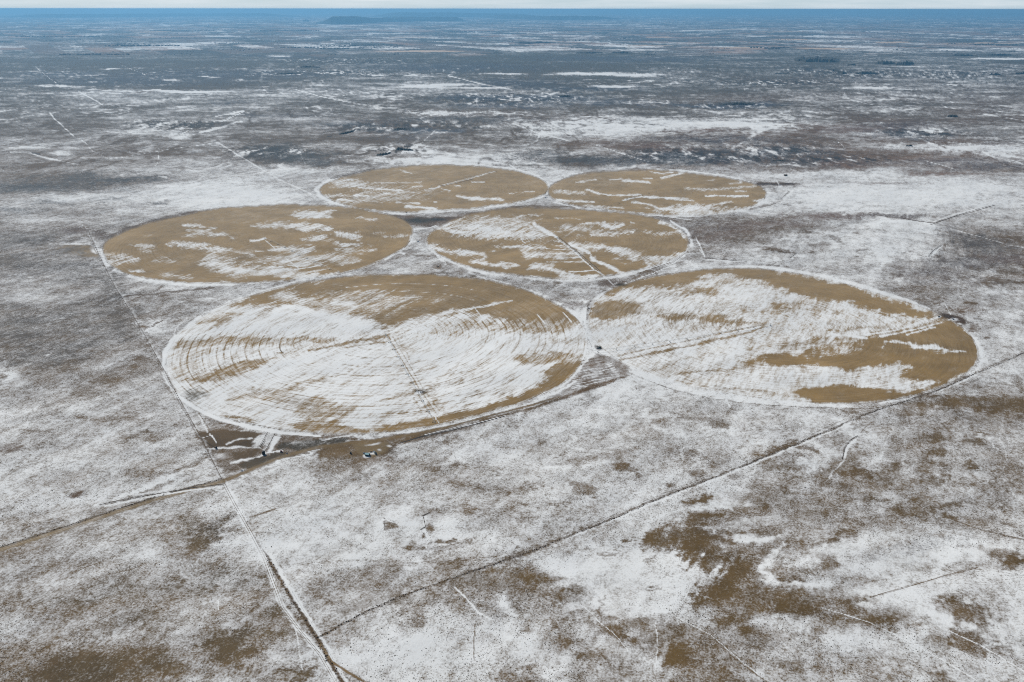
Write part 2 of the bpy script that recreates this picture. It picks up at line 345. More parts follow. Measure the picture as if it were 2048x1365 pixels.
sd([(1370, 435), (1440, 475), (1510, 512)], 3.2, .97, asp=1, warp=.4); sd([(1580, 555), (1690, 605)], 2.8, .95, asp=1, warp=.4); sd([(1700, 625), (1800, 680), (1900, 725), (1930, 760)], 3.2, .95, asp=1, warp=.5)
for pts, w, v in [([(0, 462), (110, 455)], 5, .5), ([(60, 385), (130, 420), (200, 475)], 5, .9), ([(0, 600), (70, 595), (150, 580)], 6, .75), ([(0, 635), (90, 610)], 2, .8)]: sd(pts, w, v, f=c5)
stroke([(1043, 478), (1044, 482), (1051, 487)], .7, .9, clip=D_)

# ---- fields E and F (far)
blob(*cE([(350, 200)])[0], 48, 6.5, .66, clip=E_, ang=-3, warp=1.2); blob(*cE([(560, 310)])[0], 85, 10, .46, clip=E_, warp=1.6, ang=6)
for pts, w, v in [([(400, 232), (600, 240), (750, 255)], 2.5, .75), ([(730, 90), (830, 105)], 2, .6), ([(360, 295), (470, 302)], 2.4, .9), ([(220, 330), (350, 335)], 2.4, .85), ([(1230, 300), (1320, 315), (1560, 328)], 4, .78),
    ([(1320, 185), (1420, 180)], 2.2, .7), ([(1180, 215), (1240, 217)], 1.6, .6), ([(1060, 238), (1140, 247)], 2.2, .75), ([(780, 383), (900, 390), (1040, 397)], 3, .92), ([(700, 352), (880, 358)], 3, .75), ([(1620, 272), (1840, 262)], 1.2, .5),
    ([(600, 275), (840, 264)], 2.4, .7), ([(980, 240), (1060, 212)], 1.8, .85), ([(840, 225), (940, 215)], 1.5, .6), ([(150, 300), (300, 290)], 4, .42), ([(600, 190), (900, 185)], 1.8, .55), ([(1000, 342), (1030, 344)], 1.5, .6),
    ([(960, 418), (1180, 410)], 2.5, .8)]:
    stroke(cE(pts), w, v, asp=1.6, warp=.5, clip=E_)
stroke(cE([(1060, 212), (1200, 182), (1320, 150), (1440, 115), (1520, 98)]), .9, .62, clip=E_, warp=.3)
stroke(cE([(1070, 216), (1210, 187), (1330, 157)]), .7, .0, clip=E_, warp=.2, soil=(84, 70, 56))
blob(*cF([(1230, 338)])[0], 58, 8, .85, clip=F6, warp=1.2, ang=0)
for pts, w, v in [([(350, 132), (500, 112)], 2, .5), ([(590, 108), (760, 110)], 1.6, .5), ([(710, 122), (800, 128), (900, 132)], 3.2, .82), ([(870, 102), (920, 105)], 1.6, .8), ([(910, 55), (1070, 62)], 1.6, .8), ([(1000, 97), (1090, 78), (1170, 64)], 2.4, .8),
    ([(190, 205), (400, 215)], 5, .47), ([(440, 190), (520, 215), (570, 230), (700, 228), (830, 224)], 2.4, .78), ([(150, 258), (300, 270), (480, 280)], 3, .88), ([(200, 300), (330, 314)], 2.6, .8), ([(400, 312), (560, 322), (700, 330)], 3.4, .7),
    ([(700, 265), (830, 238)], 2.2, .85), ([(850, 242), (1000, 250), (1250, 265)], 3.2, .85), ([(780, 280), (880, 292), (960, 325), (1080, 340)], 3, .88), ([(1180, 185), (1350, 190), (1500, 178), (1700, 160)], 4, .5), ([(1350, 240), (1640, 238)], 2.4, .85),
    ([(1560, 205), (1640, 203)], 2, .5), ([(1400, 300), (1520, 278)], 2.6, .7), ([(1510, 142), (1600, 134)], 2, .5), ([(1700, 270), (1750, 265)], 2.4, .7), ([(1340, 122), (1400, 112)], 2, .4), ([(1050, 360), (1400, 360)], 2.5, .6)]:
    stroke(cF(pts), w, v, asp=1.6, warp=.5, clip=F6)
stroke(cF([(700, 262), (850, 228), (940, 208)]), .6, .0, clip=F6); stroke(cF([(500, 330), (700, 296)]), .6, .1, clip=F6)

# ---- wheel ruts: arcs about each pivot behind its towers
def arc_px(nm, r, a0, a1, n=14):
    cx, cy, R = FC[nm]; t = np.radians(np.linspace(a0, a1, n)); u, v = project(cx + r * np.cos(t), cy + r * np.sin(t))
    return list(zip(u, v))
ARM = {'A': ((771.5, 671.6), (868, 845), 10), 'B': ((1540.7, 651.6), (1196, 705), 10), 'C': ((529.8, 478.4), (677, 545), 10), 'D': ((1114, 477), (1202, 549), 9),
       'E': ((862, 374), (993, 344.5), 8), 'F': ((1312, 384), (1190, 421), 8)}
def rut(nm, i, swing, w, val, **k):
    c, e, n = ARM[nm]; gx, gy, _ = at(*e); cx, cy, R = FC[nm]
    r = math.hypot(gx - cx, gy - cy) * (i + 1) / n; a = math.degrees(math.atan2(gy - cy, gx - cx))
    stroke(arc_px(nm, r, a, a + swing), w, val, clip=' ABCDEF'.index(nm), **k)
for i, sw in enumerate([0, 0, -38, 0, -30, -26, -24, -22, -19, -14]):
    if sw: rut('C', i, sw, [1.1] * 8 + [.5] * 6, .75, warp=.1)
for i, sw in enumerate([-30, -28, -32, -26, -26, -24, 0, -12, -10]):
    if sw: rut('D', i, sw, [1.2] * 6 + [.6] * 8, .75, warp=.15)
for i, sw in enumerate([-60, -55, -50, -42, -40, -36, -30, -28, -26, -24]):
    rut('A', i, sw, [.6, .7, .8] + [.9] * 11, .25, warp=.12, k=.75)
for i, sw in enumerate([60, 30, 40, 18, 20, 20, 14, 12, 12, 12]):
    rut('A', i, sw, .8, .3, warp=.12, k=.45)
for q in [((1435, 180), (1462, 215), (1480, 255), (1478, 290)), ((1690, 205), (1720, 240)), ((1795, 195), (1830, 235)), ((1400, 215), (1430, 235))]:
    stroke(c6(q), .9, .95, clip=A)
stroke(arc_px('A', FC['A'][2] * .80, 60, 115), .5, .4, clip=A); stroke(arc_px('A', FC['A'][2] * .66, 50, 100), .5, .3, clip=A)
stroke([(558, 681), (560, 700), (566, 706)], 1.0, .1, clip=A, soil=(86, 74, 60)); stroke([(553, 706), (566, 706)], .7, .1, clip=A)
# double service track down the arm of field A
sa([(1078, 292), (1140, 400), (1205, 505)], .9, .15, warp=.1, k=.8); sa([(1087, 292), (1150, 400), (1212, 505)], .7, .85, warp=.1); sa([(1096, 292), (1158, 398), (1220, 505)], .8, .3, k=.7)
sa([(1210, 530), (1245, 590), (1290, 650)], .7, .85, warp=.1); sa([(1203, 535), (1240, 600), (1275, 650)], .7, .2, k=.7); sa([(1222, 530), (1262, 590), (1305, 650)], .7, .2, k=.7)
sa([(1115, 300), (1170, 392)], 1.2, .4, warp=.3, k=.7); sa([(1240, 530), (1290, 600)], 1.4, .35, warp=.4, k=.8); sa([(1180, 545), (1215, 600)], 1.4, .35, warp=.5, k=.8)
sa([(400, 300), (405, 430), (408, 560)], .7, .45, k=.5)
# track of field D
sd([(1500, 515), (1600, 590), (1660, 650), (1720, 700), (1790, 740)], 1.0, .9, asp=1, warp=.1); sd([(1520, 515), (1640, 612), (1760, 712)], .8, .0, asp=1, warp=.1, soil=(84, 70, 52))
stroke([(532, 482), (548, 496), (552, 500)], .8, .7, clip=Cc); stroke([(572, 517), (588, 530), (599, 538)], .9, .8, clip=Cc)
stroke([(500, 482), (516, 481), (530, 477)], 1.8, .85, clip=Cc, warp=.2)

# ---- aprons and perimeter tracks between the fields
def ring(pts, w=2.4, val=.97, **k):
    k.setdefault('warp', .25); stroke(pts, w, val, clip=0, **k)
# A
ring([(700, 548.5), (600, 562), (520, 583), (460, 605), (415, 627), (376, 652), (345, 680), (330, 705), (326, 735), (335, 765), (353, 790), (390, 815), (440, 838), (500, 853), (560, 864), (640, 871)], [1.2, 1.6, 2, 2.4, 2.6, 3, 3.6, 4, 4.5, 4.5, 4.5, 4, 4, 3.5, 3, 2])
ring([(640, 871), (740, 873), (820, 864), (900, 851), (980, 830)], 2.2, .93)
stroke([(322, 700), (327, 740), (345, 775), (375, 805)], .8, .35, clip=0)
ring([(985, 560), (1050, 577), (1110, 602), (1148, 628), (1166, 648)], [1, 1.8, 2.6, 3.5, 4])
ring([(1172, 605), (1166, 640), (1172, 665), (1183, 690), (1188, 704)], [3, 4, 4, 3.6, 3])
stroke([(1165, 640), (1172, 668), (1183, 692), (1185, 703)], .7, .3, clip=0, soil=(90, 96, 100), k=.7)
# B
ring([(1380, 540), (1480, 533), (1560, 537), (1650, 553), (1720, 572), (1780, 591), (1830, 607), (1860, 618)], [1, 2, 2.4, 2.6, 3.6, 3.6, 3, 1.2])
ring([(1928, 658), (1950, 678), (1962, 700), (1965, 720), (1955, 742), (1930, 760), (1880, 780), (1820, 797), (1760, 807)], [1.5, 3, 4.5, 5, 4, 3, 2, 1.5, 1.2])
ring([(1190, 702), (1235, 728), (1290, 753), (1350, 772), (1420, 790), (1500, 801), (1600, 809), (1700, 812)], [3, 6, 7, 6, 6, 5, 4, 2], .9, warp=.7)
stroke([(1940, 752), (1890, 776), (1830, 795)], .9, .25, clip=0, soil=(96, 78, 54))
ring([(1255, 565), (1225, 577), (1200, 590), (1186, 601)], 1.5)
stroke([(1183, 600), (1176, 612), (1173, 640)], .9, .1, clip=0, soil=(70, 60, 48))
# C
ring([(202, 500), (207, 522), (222, 538), (255, 551), (300, 562), (360, 569), (420, 570), (470, 570)], [2.2, 3, 3.4, 3.8, 3.6, 3, 2, 1])
stroke([(215, 476), (250, 460), (300, 443), (350, 431), (420, 419)], [2, 4, 3, 2.4, 1], .12, clip=0, soil=(96, 82, 70), warp=.6)
ring([(470, 569), (560, 564), (640, 556), (720, 541), (770, 521)], 1.0, .8, warp=.5)
ring([(770, 520), (800, 504), (820, 487), (822, 468)], 1.7)
# D
ring([(1340, 442), (1372, 460), (1384, 482), (1380, 500), (1355, 520), (1310, 536), (1240, 553), (1180, 561)], [1.2, 2.6, 3.4, 3.6, 2.8, 2.4, 2.6, 2])
ring([(1180, 561), (1110, 562), (1040, 555), (975, 547), (925, 533), (885, 516), (862, 500), (853, 490), (856, 472), (868, 460)], [2, 2.4, 2.6, 2.6, 2.6, 3, 3, 2.6, 2, 2])
stroke([(1376, 503), (1345, 525), (1290, 543)], .8, .2, clip=0)
stroke([(880, 452), (930, 432), (985, 420), (1060, 412), (1180, 416)], [2.4, 2, 1.4, 1.4, .8], .12, clip=0, soil=(106, 88, 66), warp=.3)
ring([(1180, 417), (1260, 425), (1340, 434), (1380, 440)], 1.0, .9)
# E
ring([(668, 357), (645, 368), (633, 380), (640, 393), (665, 405), (700, 414), (750, 423), (800, 428), (860, 424), (930, 419), (1000, 412), (1060, 402), (1086, 393)], [2.2, 2.8, 3.4, 3.4, 3, 2.4, 2, 2.2, 3, 2.2, 1.4, 1.2, 1.8])
ring([(830, 329), (900, 327), (960, 331), (1020, 338), (1060, 348), (1085, 358), (1099, 371), (1092, 388)], [1, 1.4, 1.6, 2.4, 2.8, 1.6, 1.6, 1.8])
stroke([(660, 358), (700, 348), (750, 339)], 1.2, .15, clip=0, soil=(90, 80, 70), warp=.4)
ring([(1020, 330), (1030, 338)], 1.0)
# F
ring([(1297, 337.5), (1376, 343), (1440, 351), (1480, 358), (1500, 364)], [1.2, 1.6, 1.8, 2.2, 1])
ring([(1532, 380), (1538, 390), (1528, 402), (1500, 414), (1450, 426), (1380, 433), (1300, 431), (1220, 423), (1160, 416), (1110, 405)], [2, 3, 3, 2.4, 1.6, 1.4, 1.8, 1.4, 1.2, 1.4])
stroke([(1110, 367), (1150, 350), (1210, 342)], [2, 1.4, .8], .15, clip=0, soil=(100, 86, 72))
stroke([(1500, 419), (1540, 410), (1565, 401)], .9, .1, clip=0, soil=(104, 86, 66)); stroke([(1568, 400), (1585, 382)], 2.0, .97, clip=0); stroke([(1562, 398), (1578, 384)], .8, .1, clip=0, soil=(90, 84, 72))

# ---- land outside the fields: particular marks
def o(*a, **k): stroke(*a, clip=0, **k)
def ob(*a, **k): blob(*a, clip=0, **k)
# hollow between C, E and D
poly([(775, 428), (830, 432), (900, 434), (960, 424), (940, 434), (890, 449), (860, 456), (825, 452), (800, 440)], .06, soft=4, clip=0, warp=.3, soil=(96, 80, 64))
ob(835, 442, 30, 5, .0, warp=.4, soil=(54, 54, 48)); ob(872, 440, 16, 3, .0, warp=.3, soil=(48, 50, 48))
ob(870, 431, 40, 4, .55, warp=.6)
ob(835, 458, 16, 4, .6, warp=.6); o([(815, 460), (860, 456), (872, 452)], 1.0, .95); o([(820, 462), (822, 478), (812, 487)], 1.3, .95); o([(812, 487), (832, 483)], 1.5, .95)
ob(846, 470, 12, 7, .35, warp=.7, soil=(112, 96, 76)); ob(848, 500, 14, 10, .75, warp=.8); o([(790, 507), (850, 512), (885, 516)], 1.2, .3, warp=.5); o([(864, 500), (880, 515), (893, 528)], 2.2, .95, warp=.4)
o([(782, 512), (800, 506), (808, 508)], 1.6, .98, warp=.2); ob(877, 534, 12, 4.5, .12, warp=.7, soil=(104, 84, 58)); ob(880, 548, 22, 2.5, .35, warp=.9, soil=(100, 84, 62)); o([(862, 553), (900, 553)], 1.6, .98, warp=.3); ob(770, 535, 80, 9, .72, warp=.7)
o([(940, 546), (975, 560)], 1.5, .95, warp=.3)
# between D, A and B
ob(1000, 556, 40, 5, .72); ob(1080, 575, 80, 10, .66, warp=.6); ob(1130, 598, 40, 8, .45, warp=.8); ob(1150, 612, 30, 6, .35, warp=.8, soil=(100, 82, 66))
poly([(1205, 570), (1250, 556), (1330, 530), (1340, 538), (1270, 560), (1225, 578)], .5, soft=4, clip=0, warp=.6)
ob(1222, 566, 22, 5, .15, warp=.4, soil=(96, 80, 66)); o([(1225, 580), (1240, 571), (1290, 552), (1350, 530)], 1.0, .95, warp=.3); o([(1238, 568), (1270, 557), (1320, 540)], .8, .1, soil=(110, 90, 66), warp=.2)
blob(1243, 570, 10, 2.6, .0, warp=.2, soil=(52, 50, 40))
o([(1200, 549), (1216, 560), (1226, 570), (1234, 566)], 1.0, .9); ob(1197, 696, 7, 4, .05, warp=.3, soil=(46, 48, 42)); ob(1187, 705, 10, 2, .9)
poly([(1188, 707), (1230, 715), (1262, 735), (1255, 750), (1200, 765), (1130, 790), (1080, 806), (1110, 785), (1150, 752), (1178, 720)], .40, soft=6, clip=0, warp=.6, soil=(98, 76, 48), shr=.5)
for k in range(9):
    o([(1165 + k * 2 - 3 * k, 722 + k * 6), (1200 + k * 4, 716 + k * 5), (1235 + k * 5, 712 + k * 5)][0:2], 1.2, .1, warp=.4, soil=(92, 70, 44), k=.7)
    o([(1150 - k * 1, 746 + k * 4), (1190 + k * 2, 736 + k * 4), (1225 + k * 2, 727 + k * 4)], .8, .95, warp=.4, k=.7)
o([(1178, 716), (1162, 735), (1143, 757), (1120, 776)], 1.4, .98, warp=.2)
poly([(1080, 808), (1140, 788), (1190, 768), (1260, 750), (1250, 757), (1190, 778), (1130, 797), (1060, 818)], .08, soft=3, clip=0, warp=.4, soil=(98, 76, 48))
# dark apron and yard below field A
poly([(385, 848), (400, 862), (430, 860), (500, 863), (560, 872), (620, 870), (690, 868), (760, 874), (840, 866), (930, 850), (980, 836), (960, 848), (880, 872), (800, 890), (790, 905), (740, 922), (690, 918), (640, 905), (580, 912), (520, 925),
      (470, 945), (440, 940), (420, 920), (400, 890)], .24, soft=5, clip=0, warp=.8, soil=(94, 76, 52), shr=.6)
poly([(396, 866), (470, 862), (520, 868), (500, 888), (450, 895), (420, 893), (402, 880)], .0, soft=3, clip=0, warp=.2, soil=(92, 76, 54), shr=.2)
poly([(474, 890), (490, 882), (505, 882), (507, 894), (480, 897)], .0, soft=2.5, clip=0, warp=.2, soil=(84, 70, 50), shr=.2)
poly([(477, 930), (510, 915), (540, 912), (545, 905), (575, 905), (540, 922), (505, 938), (485, 938)], .0, soft=2.5, clip=0, warp=.2, soil=(80, 70, 54), shr=.2)
poly([(464, 905), (520, 900), (500, 918), (470, 924)], .05, soft=3, clip=0, warp=.3, soil=(92, 76, 54), shr=.3)
poly([(552, 893), (565, 885), (640, 878), (700, 876), (690, 886), (640, 896), (600, 903), (575, 896), (556, 902)], .10, soft=3, clip=0, warp=.6, soil=(70, 62, 48), shr=.6)
poly([(640, 897), (700, 886), (780, 878), (860, 862), (870, 868), (790, 890), (770, 912), (720, 925), (690, 915), (640, 916)], .08, soft=5, clip=0, warp=.7, soil=(104, 84, 54), shr=.7)
poly([(512, 872), (545, 866), (552, 868), (540, 890), (534, 906), (518, 906), (528, 893), (506, 894)], .74, soft=3, clip=0, warp=.8, shr=.6)
for a_, b_ in [((535, 866), (519, 895)), ((550, 867), (531, 903)), ((531, 880), (521, 896))]:
    o([a_, b_], .6, .0, soil=(62, 62, 58))
poly([(548, 872), (562, 874), (548, 892), (543, 905), (536, 903)], .96, soft=2, clip=0, warp=.2, shr=.1)
o([(465, 927), (500, 919), (530, 908), (560, 901)], [2.4, 2.6, 1.8, 1.2], .92, warp=.8)
o([(455, 890), (480, 880), (505, 878)], 1.6, .9, warp=.5); o([(415, 899), (440, 897), (480, 895), (520, 897)], 1.4, .85, warp=.5); ob(440, 912, 24, 4, .6, warp=.9)
o([(393, 826), (410, 850), (424, 870)], 1.5, .9, warp=.5); o([(397, 826), (413, 850), (426, 871)], .5, .2); o([(425, 873), (433, 886)], 1.6, .95, warp=.3); o([(405, 876), (422, 871)], .8, .9, warp=.2)
o([(401, 875), (420, 890), (432, 897)], .8, .0, soil=(60, 52, 42))
poly([(400, 830), (440, 840), (490, 852), (480, 860), (430, 858)], .45, soft=4, clip=0, warp=.9, soil=(96, 78, 54))
ob(600, 885, 20, 4, .5, warp=1.2); o([(640, 880), (690, 872), (760, 876)], 2, .85, warp=.8); o([(660, 890), (720, 880)], 2, .85, warp=.8)
poly([(705, 889), (735, 882), (775, 885), (785, 893), (770, 905), (745, 915), (720, 912), (712, 900)], .0, soft=3, clip=0, warp=.2, soil=(124, 106, 76), shr=.1)
ob(733, 915, 7, 2, .95, warp=.3); ob(741, 907, 8, 2.6, .9, warp=.4); ob(727, 912, 3, 2.4, .95, warp=.2); ob(745, 889, 14, 1.8, .95, ang=10, warp=.3); ob(760, 900, 5, 2, .7, warp=.5); ob(780, 893, 7, 2, .9, warp=.4)
ob(700, 920, 30, 6, .35, warp=1.1, soil=(104, 84, 54)); ob(770, 920, 36, 7, .38, warp=1.2, soil=(104, 84, 58)); ob(860, 935, 60, 10, .45, warp=1.4); ob(960, 935, 36, 6, .42, warp=1.4)
# ditch beside the road south of A
o([(800, 886), (850, 872), (900, 861), (960, 846), (1010, 833)], [.8, 1.2, 1.2, 1, .6], .0, soil=(38, 44, 50)); o([(850, 870), (900, 859), (950, 847), (1020, 829), (1080, 812)], .8, .97)
o([(960, 842), (1060, 818), (1120, 797)], 1.6, .06, soil=(100, 80, 50), warp=.2); o([(990, 826), (1060, 806), (1120, 782), (1150, 764)], [1, 2, 3, 2], .93, warp=.4)
# bottom left band along the dirt road
ob(560, 1040 - 150, 1, 1, .5)
o([(230, 1000), (330, 960), (420, 915)], [3, 6, 4], .93, asp=1.3, warp=.6); o([(300, 955), (380, 932), (440, 905)], [4, 6, 4], .4, asp=1.5, warp=1.0); o([(280, 985), (350, 965)], 4, .4, asp=1.5, warp=1)
o([(0, 1075), (60, 1050), (120, 1040)], 6, .4, asp=1.5, warp=1.2)
ob(155, 990, 16, 4.5, .1, ang=14, warp=.7, soil=(96, 78, 60)); ob(290, 875, 30, 7, .3, warp=1.3); ob(292, 862, 14, 3, .2, warp=.8); ob(18, 895, 22, 9, .25, warp=1.3, soil=(100, 82, 64)); ob(275, 718, 18, 6, .15, warp=.8); ob(270, 733, 9, 3.5, .15, warp=.6)
ob(195, 760, 20, 6, .25, warp=1); ob(240, 762, 15, 5, .3, warp=1); ob(175, 788, 24, 6, .35, warp=1.3); ob(245, 835, 26, 7, .4, warp=1.4); ob(168, 837, 10, 3, .25, warp=1); ob(280, 945, 26, 7, .42, warp=1.2); ob(75, 862, 26, 5, .4, warp=1.3)
ob(14, 752, 22, 9, .98, warp=.5); ob(0, 752, 12, 5, .3, warp=.4); o([(0, 752), (10, 725), (8, 712)], 1.4, .9, warp=.3); o([(92, 712), (104, 706)], 1.4, .95, warp=.2)
# dark shrub patches bottom right
DK = (98, 78, 45)
for x, y, rx, ry, v, an in [(1400, 1000, 30, 9, .1, 10), (1425, 1030, 38, 9, .1, 0), (1310, 1082, 30, 17, .08, 0), (1385, 1080, 42, 22, .1, -20), (1410, 1120, 38, 24, .05, 0), (1475, 1145, 42, 18, .05, 25), (1440, 1180, 60, 22, .06, 10), (1400, 1200, 26, 14, .05, 0),
    (1500, 1215, 36, 12, .12, 0), (1580, 1215, 44, 20, .08, -6), (1620, 1185, 40, 12, .2, 0), (1460, 1240, 36, 14, .12, 20), (1520, 1195, 50, 12, .15, 0), (1080, 1158, 44, 14, .08, 0), (1130, 1185, 40, 12, .15, 0), (1360, 1310, 34, 26, .05, 30),
    (1330, 1270, 50, 18, .3, 10), (1270, 1250, 60, 14, .42, 0), (1530, 1280, 50, 16, .35, 0), (1580, 1330, 26, 14, .25, 0), (1650, 1126, 24, 14, .22, 0), (1870, 876, 34, 9, .22, 0), (1880, 905, 30, 9, .2, 0), (1950, 878, 34, 10, .2, 12), (1855, 932, 30, 9, .32, 0),
    (1945, 933, 18, 6, .2, 0), (1870, 965, 24, 8, .28, 0), (1985, 968, 24, 9, .22, 0), (1835, 1003, 30, 7, .25, 0), (1895, 1012, 26, 6, .28, 0), (1810, 1022, 28, 6, .2, 0), (1900, 1032, 50, 5, .25, -12), (1795, 932, 12, 6, .35, 0), (1575, 1002, 18, 5, .22, 0),
    (1600, 1000, 10, 4, .2, 0), (1760, 1000, 30, 7, .35, 0), (1660, 940, 50, 12, .3, 20), (1700, 915, 22, 18, .3, 50), (1765, 960, 28, 24, .38, 0), (1560, 935, 30, 9, .32, 0), (1515, 925, 12, 5, .2, 0), (1470, 950, 14, 5, .4, 0), (1640, 1025, 36, 5, .3, 5),
    (1800, 1230, 44, 12, .28, 0), (1740, 1240, 36, 8, .2, 5), (1680, 1240, 18, 6, .25, 0), (1900, 1195, 26, 8, .38, 0), (2030, 1125, 34, 12, .35, 10), (1870, 1285, 40, 14, .45, 0), (1830, 1130, 36, 9, .42, 0), (1545, 1000, 50, 8, .5, 8),
    (1850, 810, 20, 6, .3, 0), (1920, 805, 40, 10, .12, 0), (2000, 810, 60, 13, .1, 0), (1960, 835, 40, 6, .45, 0), (1830, 828, 26, 5, .25, 0), (1490, 1260, 20, 10, .2, 0), (1300, 1180, 14, 4, .2, 0), (1255, 1082, 10, 3, .25, 0), (1210, 1110, 20, 5, .4, 0),
    (1050, 1262, 12, 6, .3, 0), (1170, 1312, 16, 8, .3, 0), (1030, 1150, 18, 14, .3, 0), (1000, 1170, 40, 10, .35, 10), (900, 1130, 30, 9, .35, 0), (930, 1160, 60, 12, .35, 10), (720, 1210, 40, 9, .4, 14), (800, 1195, 40, 12, .4, 0), (880, 1085, 22, 6, .2, 0)]:
    ob(x, y, rx, ry, v, ang=an, warp=1.5, soil=DK, soft=.35, shr=.7)
for x, y, rx, ry, v, an in [(460, 1300, 40, 26, .03, 10), (470, 1272, 50, 12, .15, 12), (560, 1270, 36, 12, .2, 15), (330, 1330, 44, 18, .12, 0), (190, 1325, 70, 18, .06, 5), (180, 1350, 90, 22, .04, 0), (400, 1085, 26, 13, .15, 20), (430, 1060, 36, 9, .25, 15), (455, 1040, 26, 8, .25, 20),
    (390, 1050, 30, 18, .35, 0), (540, 1150, 20, 14, .25, 60), (550, 1220, 20, 12, .25, 0), (600, 1350, 20, 14, .2, 0), (380, 1175, 90, 14, .4, 0), (250, 1180, 60, 22, .42, 0), (300, 1240, 60, 16, .42, 0), (130, 1200, 60, 14, .42, 0), (470, 1150, 60, 22, .5, 0)]:
    ob(x, y, rx, ry, v, ang=an, warp=1.6, soil=(96, 80, 54), soft=.5)
# white drifts bottom
for x, y, rx, ry, an in [(1200, 1150, 90, 28, -8), (1240, 1205, 70, 18, 0), (1150, 1130, 60, 14, 0), (1040, 1290, 60, 24, -25), (1210, 1290, 40, 16, -20), (1560, 1165, 26, 7, -40), (1600, 1168, 60, 7, 0), (1540, 1130, 14, 14, 0), (1830, 1120, 120, 14, 10), (1960, 1100, 90, 12, 5),
    (1700, 1090, 90, 14, 10), (1760, 1185, 90, 12, 0), (1900, 1240, 110, 14, -14), (1700, 1280, 110, 18, -10), (1480, 1050, 60, 7, 10), (1540, 1078, 50, 6, 0), (1640, 920, 30, 10, 20), (1560, 1240, 60, 9, 0), (780, 1280, 60, 16, 10), (720, 1320, 50, 20, 0), (860, 1310, 80, 20, 0),
    (1690, 850, 26, 5, -30), (1720, 865, 30, 5, -30), (1450, 1010, 40, 6, 8), (820, 1040, 60, 16, 0), (620, 1090, 70, 12, 10), (700, 1110, 90, 8, 0)]:
    ob(x, y, rx, ry, .9, ang=an, warp=1.5, soft=.9, k=.75, shr=.5)
ob(1840, 1095, 100, 12, .72, ang=10, warp=1.4, soil=(120, 122, 124), k=.6)  # grey-blue shading across the drifts, painted into the ground colour
# winding drifts and hollows of the lower right
for pts, w in [([(1395, 1050), (1440, 1068), (1480, 1078), (1530, 1080), (1560, 1076)], [2, 5, 6, 5, 2]), ([(1572, 1084), (1556, 1100), (1540, 1120), (1520, 1138), (1535, 1158), (1570, 1170), (1630, 1170)], [3, 5, 6, 7, 8, 7, 3]),
    ([(1195, 1180), (1200, 1205), (1230, 1222), (1280, 1230), (1330, 1222)], [5, 8, 9, 8, 4]), ([(1410, 1000), (1440, 1008), (1470, 1025)], [2, 4, 2]), ([(1330, 1030), (1370, 1020), (1420, 1014)], [2, 3, 2]), 
    ([(1700, 845), (1690, 858), (1712, 870), (1722, 862)], [4, 6, 4, 2]), ([(1860, 1225), (1930, 1250), (2040, 1300)], [5, 9, 8]), ([(1640, 940), (1610, 925), (1590, 920)], [3, 6, 4]), ([(760, 1300), (830, 1280), (900, 1290)], [5, 9, 6]),
    ([(1940, 870), (1985, 878), (1990, 900)], [2, 2.5, 2]), ([(1000, 1190), (1020, 1230), (1012, 1290)], [4, 8, 6]), ([(640, 1040), (700, 1075), (760, 1100)], [3, 5, 3])]:
    o(pts, w, .92, warp=1.1, soft=.95, shr=.4, k=.85)
for pts, w in [([(1560, 1082), (1580, 1078), (1590, 1088), (1575, 1110), (1560, 1135), (1545, 1145)], 4), ([(1200, 1190), (1195, 1230), (1240, 1240), (1300, 1240)], 3), ([(1680, 935), (1650, 965), (1600, 1000)], 6), ([(1290, 1125), (1320, 1110)], 3), ([(1560, 1195), (1640, 1205), (1720, 1200)], 4),
    ([(420, 1130), (500, 1170), (560, 1210)], 5), ([(950, 1080), (880, 1100), (800, 1095)], 3), ([(1100, 930), (1180, 915), (1260, 905)], 4), ([(900, 960), (1000, 985), (1060, 975)], 5), ([(1300, 850), (1360, 835), (1440, 840)], 4)]:
    o(pts, w, .34, warp=1.3, soft=.9, k=.8)
o([(460, 604), (415, 627), (376, 652), (345, 680), (329, 705), (325, 735), (334, 765), (352, 790), (390, 816), (440, 840), (500, 855), (560, 866), (640, 873)], [1.2, 1.5, 2, 2.5, 3, 3.2, 3.2, 3.2, 3, 3, 2.6, 2.2, 1.6], 1.12, warp=.08, shr=0, soft=.4)
o([(318, 712), (319, 738), (330, 768), (348, 797), (366, 815)], 3.0, .60, warp=.4, soft=.8)
# dark lips of the perimeter tracks
for pts in [[(470, 600), (420, 622), (382, 648), (352, 676), (338, 703), (334, 733), (343, 762), (362, 788)], [(395, 812), (445, 834), (505, 850), (565, 861)]]:
    o(pts, .6, .3, soil=(96, 84, 66), k=.75, warp=.1)
o([(455, 603), (408, 624), (366, 652), (334, 682), (320, 705)], .6, .3, soil=(96, 84, 66), k=.6, warp=.1)
o([(1186, 706), (1232, 732), (1288, 760), (1350, 780), (1420, 798), (1500, 808), (1600, 815), (1700, 817)], .7, .3, soil=(96, 84, 66), k=.7, warp=.3)
# small gullies and pits
o([(1714, 875), (1704, 885), (1694, 897), (1688, 915)], [1.5, 3, 3.4, 2.2], .97, warp=.2); o([(1716, 872), (1700, 882), (1690, 895), (1685, 918)], .9, .0, soil=(44, 44, 44))  # thin dark stroke paints the bank's shade along the left edge
o([(1688, 920), (1670, 940), (1655, 960)], 1.0, .8, warp=.4); o([(1750, 843), (1735, 850), (1722, 865)], .8, .2)
o([(851, 1030), (849, 1050), (850, 1062), (852, 1080), (853, 1096)], [2.6, 2.2, 3.4, 2, 1.2], .98, warp=.1); o([(846, 1032), (859, 1026)], 1.1, .0, soil=(40, 44, 48)); o([(842, 1060), (851, 1054)], 1.1, .0, soil=(40, 44, 48)); o([(847, 1035), (851, 1054)], .6, .1, soil=(60, 56, 50))  # dark edges are the bank's cast shadow, put into the soil colour
ob(860, 1058, 6, 8, .1, warp=.4); ob(847, 1072, 4, 5, .1, warp=.3)
